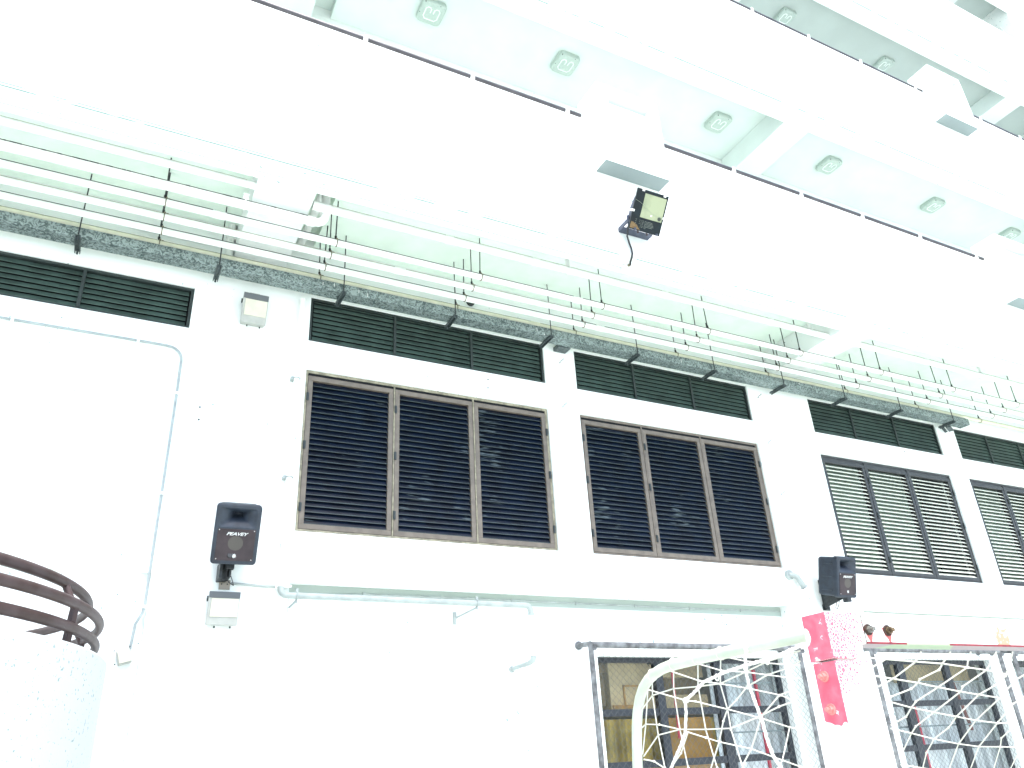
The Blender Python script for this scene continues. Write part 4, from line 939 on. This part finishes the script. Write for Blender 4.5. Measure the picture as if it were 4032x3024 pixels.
bolt((2.470, -3.999, 1.973), (0, -1, 0), .0135, RUST, mat("worn_steel_nut", (0.16, 0.16, 0.14), 0.4, metal=0.4, var=0.4, vscale=90))
bolt((2.570, -3.999, 1.972), (0, -1, 0), .0135, RUST, RUSTNUT)
bolt((2.272, -3.940, 1.822), (-1, -.05, 0), .0125, REDBOLT, REDBOLT)
bolt((2.272, -3.940, 1.717), (-1, -.05, 0), .0125, REDBOLT, REDBOLT)
# net support tube, both sides
tp = [(-2.60, 0.02), (-2.62, 1.0), (-2.672, 1.493), (-2.687, 1.563), (-2.702, 1.66), (-2.717, 1.735), (-2.738, 1.80), (-2.768, 1.855), (-2.807, 1.900), (-2.85, 1.928), (-2.90, 1.948), (-2.96, 1.962), (-3.029, 1.970), (-3.273, 1.974), (-3.528, 1.975), (-3.895, 1.976)]
for xx in (2.33, 6.93):
    q = MB(); q.tube([(xx, a, b) for a, b in tp], .0235, 18); q.build("net_support", TUBEW if xx < 3 else TUBEW, gl)
# net
SIDE_NET = [[(2.33, -2.838, 1.887), (2.33, -2.79, 1.742), (2.33, -2.739, 1.619)], [(2.33, -2.885, 1.96), (2.33, -2.868, 1.859), (2.33, -2.874, 1.692), (2.33, -2.893, 1.559)], [(2.33, -3.052, 1.972), (2.33, -3.028, 1.872), (2.33, -3.034, 1.706), (2.33, -3.055, 1.555)], [(2.33, -3.221, 1.976), (2.33, -3.196, 1.866), (2.33, -3.204, 1.696), (2.33, -3.239, 1.551)], [(2.33, -3.373, 1.985), (2.33, -3.337, 1.86), (2.33, -3.356, 1.762), (2.33, -3.358, 1.687), (2.33, -3.39, 1.548)], [(2.33, -2.771, 1.805), (2.33, -2.868, 1.859), (2.33, -3.028, 1.872), (2.33, -3.195, 1.864), (2.33, -3.337, 1.861), (2.33, -3.493, 1.888), (2.33, -3.627, 1.912), (2.33, -3.798, 1.927)], [(2.33, -2.755, 1.729), (2.33, -2.79, 1.742), (2.33, -2.891, 1.734), (2.33, -3.034, 1.706), (2.33, -3.204, 1.696), (2.33, -3.359, 1.691), (2.33, -3.517, 1.72), (2.33, -3.641, 1.749), (2.33, -3.718, 1.76)], [(2.33, -2.745, 1.61), (2.33, -2.874, 1.692), (2.33, -3.034, 1.706)], [(2.33, -3.201, 1.552), (2.33, -3.276, 1.646), (2.33, -3.32, 1.72), (2.33, -3.356, 1.762), (2.33, -3.42, 1.793), (2.33, -3.49, 1.834), (2.33, -3.613, 1.865), (2.33, -3.731, 1.877), (2.33, -3.788, 1.892)], [(2.33, -3.394, 1.56), (2.33, -3.454, 1.612), (2.33, -3.506, 1.678), (2.33, -3.537, 1.72), (2.33, -3.652, 1.787), (2.33, -3.708, 1.796)], [(2.33, -2.934, 1.558), (2.33, -3.019, 1.613), (2.33, -3.088, 1.695)]]
ROPES = [[(2.31, -3.822, 1.941), (2.31, -3.705, 1.921), (2.31, -3.545, 1.911), (2.31, -3.408, 1.9), (2.31, -3.26, 1.876), (2.31, -3.183, 1.839), (2.31, -3.121, 1.816), (2.31, -3.117, 1.767), (2.31, -3.092, 1.691), (2.31, -3.052, 1.645), (2.31, -2.969, 1.564), (2.31, -2.936, 1.516)], [(2.31, -3.565, 1.986), (2.31, -3.53, 1.944), (2.31, -3.521, 1.887), (2.31, -3.524, 1.833), (2.31, -3.559, 1.712), (2.31, -3.571, 1.633), (2.31, -3.588, 1.58), (2.31, -3.615, 1.544), (2.31, -3.63, 1.508)]]
REAR_NET = [[(2.556, -2.72, 1.984), (2.74, -2.72, 1.935), (2.87, -2.72, 1.921), (3.07, -2.72, 1.894), (3.27, -2.72, 1.861), (3.33, -2.72, 1.84)], [(2.756, -2.72, 2.014), (2.891, -2.72, 1.984), (3.048, -2.72, 1.977), (3.353, -2.72, 1.948), (3.428, -2.72, 1.943)], [(2.417, -2.72, 1.897), (2.638, -2.72, 1.845), (2.695, -2.72, 1.84), (2.89, -2.72, 1.801), (3.099, -2.72, 1.755), (3.285, -2.72, 1.707), (3.356, -2.72, 1.695)], [(2.612, -2.72, 1.707), (2.726, -2.72, 1.676), (2.805, -2.72, 1.655), (3.002, -2.72, 1.616), (3.141, -2.72, 1.573), (3.305, -2.72, 1.523)], [(2.346, -2.72, 1.598), (2.403, -2.72, 1.587), (2.457, -2.72, 1.556)], [(2.94, -2.72, 2.05), (3.061, -2.72, 2.031), (3.217, -2.72, 2.021), (3.448, -2.72, 2.011)], [(3.283, -2.72, 1.702), (3.231, -2.72, 1.616), (3.193, -2.72, 1.556), (3.156, -2.72, 1.523)], [(2.667, -3.823, 1.901), (2.952, -3.798, 1.892), (3.134, -3.783, 1.887), (3.335, -3.754, 1.876), (3.486, -3.732, 1.868), (3.76, -3.681, 1.849)], [(2.835, -3.685, 1.851), (2.966, -3.663, 1.842), (3.161, -3.626, 1.829), (3.339, -3.586, 1.814), (3.544, -3.544, 1.798), (3.717, -3.51, 1.786), (3.925, -3.474, 1.772)], [(3.143, -3.468, 1.77), (3.372, -3.401, 1.745), (3.593, -3.345, 1.725), (3.823, -3.291, 1.705), (4.035, -3.241, 1.686), (4.273, -3.198, 1.67), (4.441, -3.188, 1.666)], [(3.462, -3.192, 1.668), (3.68, -3.127, 1.644), (3.948, -3.042, 1.613), (4.242, -2.962, 1.583), (4.483, -2.908, 1.563), (4.869, -2.866, 1.548)], [(4.039, -2.73, 1.497), (4.306, -2.657, 1.47), (4.638, -2.559, 1.434)], [(2.749, -3.756, 1.877), (2.76, -3.82, 1.9)], [(2.946, -3.598, 1.818), (2.966, -3.663, 1.842), (2.952, -3.798, 1.892), (2.902, -3.87, 1.919)], [(3.142, -3.473, 1.772), (3.122, -3.507, 1.785), (3.177, -3.575, 1.81), (3.161, -3.626, 1.829), (3.138, -3.657, 1.84), (3.169, -3.736, 1.869), (3.134, -3.783, 1.887), (3.075, -3.874, 1.92)], [(3.424, -3.227, 1.681), (3.436, -3.311, 1.712), (3.372, -3.401, 1.745), (3.338, -3.457, 1.766), (3.339, -3.586, 1.814), (3.328, -3.754, 1.876), (3.26, -3.814, 1.898), (3.2, -3.876, 1.921)], [(3.919, -2.834, 1.536), (3.68, -3.127, 1.644), (3.625, -3.204, 1.672), (3.593, -3.345, 1.725), (3.544, -3.544, 1.798), (3.504, -3.588, 1.815), (3.486, -3.732, 1.868), (3.363, -3.879, 1.922)], [(4.333, -2.626, 1.459), (4.09, -2.868, 1.548), (3.948, -3.042, 1.613), (3.907, -3.174, 1.661), (3.823, -3.291, 1.705), (3.717, -3.51, 1.786), (3.726, -3.594, 1.817), (3.689, -3.681, 1.849), (3.572, -3.791, 1.89), (3.469, -3.882, 1.923)], [(4.638, -2.559, 1.434), (4.242, -2.962, 1.583), (4.035, -3.241, 1.686), (3.924, -3.469, 1.77), (3.813, -3.642, 1.835), (3.812, -3.69, 1.852)], [(4.873, -2.529, 1.423), (4.483, -2.908, 1.563), (4.256, -3.211, 1.675), (4.113, -3.409, 1.748), (4.097, -3.485, 1.776)], [(5.147, -2.494, 1.41), (4.7, -2.889, 1.556), (4.554, -3.006, 1.599), (4.466, -3.162, 1.657)], [(5.343, -2.469, 1.401), (4.846, -2.943, 1.576)]]
nt_ = thing("goal_net", (2.33, -3.3, 1.0), "knotted white net and thick ropes strung between goal frame and support tube", "net")
def sub(path, s=0.02):
    out = []
    for i in range(len(path) - 1):
        a, b = Vector(path[i]), Vector(path[i + 1]); k = max(1, int((b - a).length / s))
        for j in range(k): out.append(a.lerp(b, j / k))
    out.append(Vector(path[-1])); return out
def smooth(path):
    P = [Vector(p) for p in path]
    if len(P) < 3: return P
    out = []
    for i in range(len(P) - 1):
        p0 = P[max(0, i - 1)]; p1 = P[i]; p2 = P[i + 1]; p3 = P[min(len(P) - 1, i + 2)]
        for k in range(4):
            t = k / 4
            out.append(0.5 * ((2 * p1) + (p2 - p0) * t * .8 + (2 * p0 - 5 * p1 + 4 * p2 - p3) * t * t * .8 + (3 * p1 - p0 - 3 * p2 + p3) * t ** 3 * .8 + (p1 * 0)) if False else p1.lerp(p2, t))
    out.append(P[-1]); return out
def cords(name, lines, r, extra_down):
    q = MB(); seen = []
    for ln in lines:
        ln = [Vector(p) for p in ln]
        if extra_down and ln[-1].z < 1.57: ln.append(ln[-1] + (ln[-1] - ln[-2]).normalized() * .12)
        q.tube(smooth(ln), r, 6)
        for p in ln[1:-1]: seen.append(p)
    for p in seen:
        q.tube([p + Vector((-.004, 0, -.003)), p, p + Vector((.004, 0, .003))], [r * 1.2, r * 1.8, r * 1.2], 6)
    return q.build(name, CORD, nt_)
cords("side_cords", SIDE_NET, .0030, True)
cords("back_cords", REAR_NET, .0032, True)
# lower part of the net, below the photo, in regular meshes
q = MB()
for k in range(9):
    y_ = -2.66 - k * .14; q.tube([(2.33, y_, 1.52), (2.33, y_ - .02, .05)], .0024, 5)
for k in range(10): q.tube([(2.33, -2.64, 1.45 - k * .15), (2.33, -3.88, 1.43 - k * .15)], .0024, 5)
for k in range(33): q.tube([(2.35 + k * .14, -2.68, 1.38), (2.35 + k * .14, -2.6, .05)], .0024, 5)
for k in range(9): q.tube([(2.35, -2.66, 1.36 - k * .15), (6.9, -2.66, 1.36 - k * .15)], .0024, 5)
q.build("lower_cords", CORD, nt_)
for ln in ROPES:
    P = sub(ln, .012); q = MB()
    for ph in (0, 2.09, 4.19):
        S = []
        for i, p in enumerate(P):
            t = (P[min(i + 1, len(P) - 1)] - P[max(i - 1, 0)]).normalized(); u = t.cross(Vector((1, 0, 0.01))).normalized(); v_ = t.cross(u)
            a = i * .95 + ph; S.append(p + (u * math.cos(a) + v_ * math.sin(a)) * .0035)
        q.tube(S, .0036, 6)
    if ln is ROPES[0]:
        for i in (4, 14, 24, 38):
            if i < len(P):
                c = P[i]; q.tube([c + Vector((0, .010 * math.cos(a), .012 * math.sin(a) - .006)) for a in [2 * math.pi * j / 12 for j in range(12)]], .0032, 6, closed=True)
        for j in range(3):
            c = Vector(ln[6]); q.tube([c + Vector((.003 * j, .013 * math.cos(a) + .008 * j - .01, .009 * math.sin(a))) for a in [2 * math.pi * i / 12 for i in range(12)]], .0036, 6, closed=True)
    q.build("rope", ROPE, nt_)
for k, (yy, z0_) in enumerate(((-2.885, 1.945), (-3.05, 1.973), (-3.215, 1.975), (-3.37, 1.976), (-3.54, 1.977))):
    q = MB(); q.tube([(2.33 + .0255 * math.cos(a), yy + .002 * math.sin(a * 2), z0_ + .0255 * math.sin(a)) for a in [2 * math.pi * i / 16 for i in range(16)]], .0022 if k < 4 else .005, 6, closed=True); q.build("cord_loop", CORD, nt_)

# ------------------------------------------------------------------ window cages
def cage(x0, x1, label, flange_left):
    t = thing("window_cage", ((x0 + x1) / 2, -0.1, 1.0), label, "cage", "galvanised mesh cages over the lower windows")
    yc, ztop, zbot = -0.098, 2.50, 0.9
    for zr in (ztop, zbot):
        q = MB(); q.tube([(x0, yc, zr), (x1, yc, zr)], .026, 12); q.build("frame_rail", CAGEST, t)
    for xx in (x0, x1):
        q = MB(); q.tube([(xx, yc, ztop + .02), (xx, yc, zbot)], .028, 4, smooth=False); q.tube([(xx + .02, yc - .02, ztop - .03), (xx + .02, yc - .033, ztop - .03)], .02, 14); q.build("frame_post", CAGEST, t, bevel=.003)
        q = MB(); sx = .04 if (xx == x0 and flange_left) else 0.0
        q.tube([(xx, yc, ztop + .008), (xx + sx, .165, ztop + .03)], .022, 12); q.tube([(xx + sx, .150, ztop + .03), (xx + sx, .1655, ztop + .03)], .036, 16); q.build("wall_arm", CAGEST, t)
    # expanded diamond mesh
    q = MB(); cw_, ch = .0325, .060; ncol = int((x1 - x0 - .05) / cw_); nr = int((ztop - .03 - zbot) / (ch / 2)); r = .0013
    for c in range(ncol + 1):
        bx = x0 + .025 + c * cw_; pts = []
        for k in range(nr + 1):
            sgn = 1 if (k + c) % 2 == 0 else -1
            pts.append((bx + sgn * cw_ * .46, yc + .002 * sgn, ztop - .028 - k * ch / 2))
        q.tube(pts, r, 3, caps=False, smooth=False)
    q.build("mesh_panel", WIRE, t)
    return t
cage(3.805, 6.235, "galvanised mesh cage over the lower window with yellow curtains", True)
cage(7.262, 9.40, "galvanised mesh cage over the second lower window right of goal post", False)
cage(9.66, 11.9, "galvanised mesh cage cut by the right edge of the photo", False)

# ------------------------------------------------------------------ lower windows and what shows through them
def low_window(x0, x1, mull, trans, glazed=True):
    f = MB(); rectframe(f, x0 + .002, x1 - .002, .952, 2.443, .045, .235, .285)
    fr = f.build("framed_window", NAVY, bld, bevel=.003)
    xs = [x0 + .047] + [m_ for p in mull for m_ in (p[0] - p[1] / 2, p[0] + p[1] / 2)] + [x1 - .047]
    for c, w_ in mull:
        m_ = MB(); m_.box(c - w_ / 2, c + w_ / 2, .225, .280, .998, 2.397); m_.build("mullion", NAVY, fr, bevel=.004)
    for i in range(0, len(xs), 2):
        a, b = xs[i], xs[i + 1]
        for z in trans:
            m_ = MB(); m_.box(a + .001, b - .001, .232, .278, z - .030, z + .030); m_.build("transom", NAVY, fr, bevel=.004)
        zz = [.998] + [v for z in sorted(trans) for v in (z - .030, z + .030)] + [2.397]
        for k in range(0, len(zz), 2):
            p = MB(); p.box(a + .001, b - .001, .255, .259, zz[k] + .001, zz[k + 1] - .001); p.build("pane", GLASS, fr)
low_window(4.035, 6.262, [(4.735, .085), (5.455, .11)], [1.975, 1.555])
low_window(7.715, 9.585, [(8.07, .11), (8.86, .09)], [1.99, 1.55])
low_window(10.02, 12.0, [(10.7, .09), (11.4, .09)], [1.99, 1.55])

def fold_shade(mt):  # vertical streaks darken the cloth like shade between folds
    nt = mt.node_tree; b = nt.nodes["Principled BSDF"]; src = b.inputs["Base Color"].links[0].from_socket
    tc = nt.nodes.new("ShaderNodeTexCoord"); mp = nt.nodes.new("ShaderNodeMapping"); mp.inputs["Scale"].default_value = (22, 1, 1.1)
    n1 = nt.nodes.new("ShaderNodeTexNoise"); n1.inputs["Scale"].default_value = 1.0; n1.inputs["Detail"].default_value = 5
    nt.links.new(tc.outputs["Object"], mp.inputs[0]); nt.links.new(mp.outputs[0], n1.inputs["Vector"])
    mr = nt.nodes.new("ShaderNodeMapRange"); mr.inputs[1].default_value = 0.35; mr.inputs[2].default_value = 0.62; mr.inputs[3].default_value = 0.5; mr.inputs[4].default_value = 1.0
    nt.links.new(n1.outputs[0], mr.inputs[0])
    mx = nt.nodes.new("ShaderNodeMix"); mx.data_type = 'RGBA'; mx.blend_type = 'MULTIPLY'; mx.inputs["Factor"].default_value = 1.0
    nt.links.new(src, mx.inputs[6]); nt.links.new(mr.outputs[0], mx.inputs[7]); nt.links.new(mx.outputs[2], b.inputs["Base Color"])
fold_shade(CURTY); fold_shade(CURTB)
def curtain(x0, x1, z0, z1, y, amp, nf, m_, label, cat="curtain"):
    q = MB(); n = int((x1 - x0) / .012); top = []; bot = []
    ph = random.uniform(0, 6)
    for i in range(n + 1):
        x = x0 + (x1 - x0) * i / n; u = nf * 2 * math.pi * (x - x0)
        yy = y + amp * (math.sin(u + ph) + .45 * math.sin(2.3 * u + 1)); top.append((x, yy * .4 + y * .6, z1)); bot.append((x + .01 * math.sin(u * .7), yy, z0))
    nn = n + 1
    q.add(top + bot, [(i, i + 1, nn + i + 1, nn + i) for i in range(n)], True); q.nofix = True
    o = q.build("curtain", m_); tag(o, label, cat); return o
curtain(4.0, 4.78, 1.2, 1.93, .40, .04, 7, CURTY, "olive yellow curtain low in the left column of the caged window")
curtain(4.80, 5.50, 1.2, 1.93, .46, .04, 6, CURTY, "olive yellow curtain behind the brown board in the caged window")
curtain(5.52, 6.40, .9, 2.44, .48, .04, 6, CURTB, "pale blue curtain in the right column of the first caged window")
curtain(7.6, 9.75, .9, 2.24, .46, .04, 5, CURTB, "pale blue curtain across the second caged window")
curtain(9.9, 12.1, .9, 2.4, .46, .020, 7, CURTB, "pale blue curtain behind the mesh at the photo's right edge")
def item(name, boxes, m_, label, cat, bev=.004):
    q = MB()
    for b in boxes: q.box(*b)
    o = q.build(name, m_, bevel=bev); tag(o, label, cat); return o
item("display_board", [(4.83, 5.40, .385, .40, 1.35, 1.93)], BOARD, "brown board leaning behind the middle pane of the caged window", "board", .03)
item("wall_cabinet", [(4.05, 4.27, .45, .75, 2.05, 2.33), (4.05, 4.29, .44, .76, 2.33, 2.42)], TAN_D, "brown cupboard at the upper left inside the caged window", "cabinet")
item("carton", [(4.29, 4.74, .40, .72, 1.97, 2.44)], TAN, "large tan carton behind the top left pane", "carton")
item("shelf_cabinet", [(4.80, 5.50, .50, .80, 2.0, 2.14), (4.80, 5.50, .52, .82, 2.30, 2.42)], TAN, "tan shelf unit behind the top middle pane", "cabinet")
item("wooden_frame", [(4.43, 4.445, .383, .398, 2.02, 2.22), (4.43, 4.62, .383, .398, 2.205, 2.22), (4.30, 4.62, .383, .398, 2.02, 2.05)], BOARD, "thin brown frame propped on the tan carton", "frame", .001)
item("roller_blind", [(8.15, 9.5, .42, .43, 2.22, 2.44)], TAN, "tan blind rolled at the top of the second caged window", "blind")
curtain(4.82, 5.48, 2.02, 2.32, .60, .02, 9, TAN_D, "brown striped cloth hanging behind the top middle pane", "cloth")
def pole(name, p, q_, r, m_, label, cat):
    a = MB(); a.tube([p, q_], r, 10); a.tube([Vector(p) , Vector(p) + (Vector(q_) - Vector(p)).normalized() * .02], r * 1.3, 10); o = a.build(name, m_); tag(o, label, cat)
pole("red_pole", (6.02, .36, 2.35), (6.02, .36, .9), .017, REDP, "red pole upright in the right column of the first caged window", "pole")
pole("red_pole", (4.98, .34, 2.40), (4.96, .34, 1.75), .012, REDP, "thin red pole behind the middle panes of the first caged window", "pole")
pole("red_pole", (8.30, .36, 2.02), (8.30, .36, .9), .019, REDP, "red pole beside the first mullion of the second caged window", "pole")
pole("red_pole", (9.10, .38, 2.25), (9.22, .38, 1.7), .019, mat("dull_red_pole", (.22, .07, .07), .5), "dull red pole leaning in the right column of the second caged window", "pole")
for z, a, b, lab in ((2.22, 5.5, 6.2, "upper grey rod across the right column of the first caged window"), (1.78, 5.5, 6.28, "lower grey rod across the right column of the first caged window"), (2.22, 8.1, 9.55, "upper grey rod across the second caged window"), (1.76, 7.8, 9.55, "lower grey rod across the second caged window")):
    pole("curtain_rod", (a, .31, z), (b, .31, z), .008, RODG, lab, "rod")
# shapes inside the open louvre rooms
fn = thing("ceiling_fan", (10.9, 1.2, 5.5), "dark ceiling fan glimpsed through the open louvres at the right edge", "fan")
q = MB(); q.tube([(10.95, 1.2, 5.94), (10.95, 1.2, 5.3)], .02, 8); q.tube([(10.95, 1.2, 5.36), (10.95, 1.2, 5.26)], .12, 16); q.build("motor", BLADE, fn)
for k in range(3):
    q = MB(); q.obox(Matrix.Translation((10.95, 1.2, 5.30)) @ Matrix.Rotation(R(20 + 120 * k), 4, 'Z'), .1, .62, -.07, .07, -.006, .006); q.build("fan_blade", BLADE, fn)
pole("hanging_cord", (8.05, .9, 5.94), (8.15, .6, 3.5), .014, BLADE, "dark cord hanging inside the third louvred window", "cord")
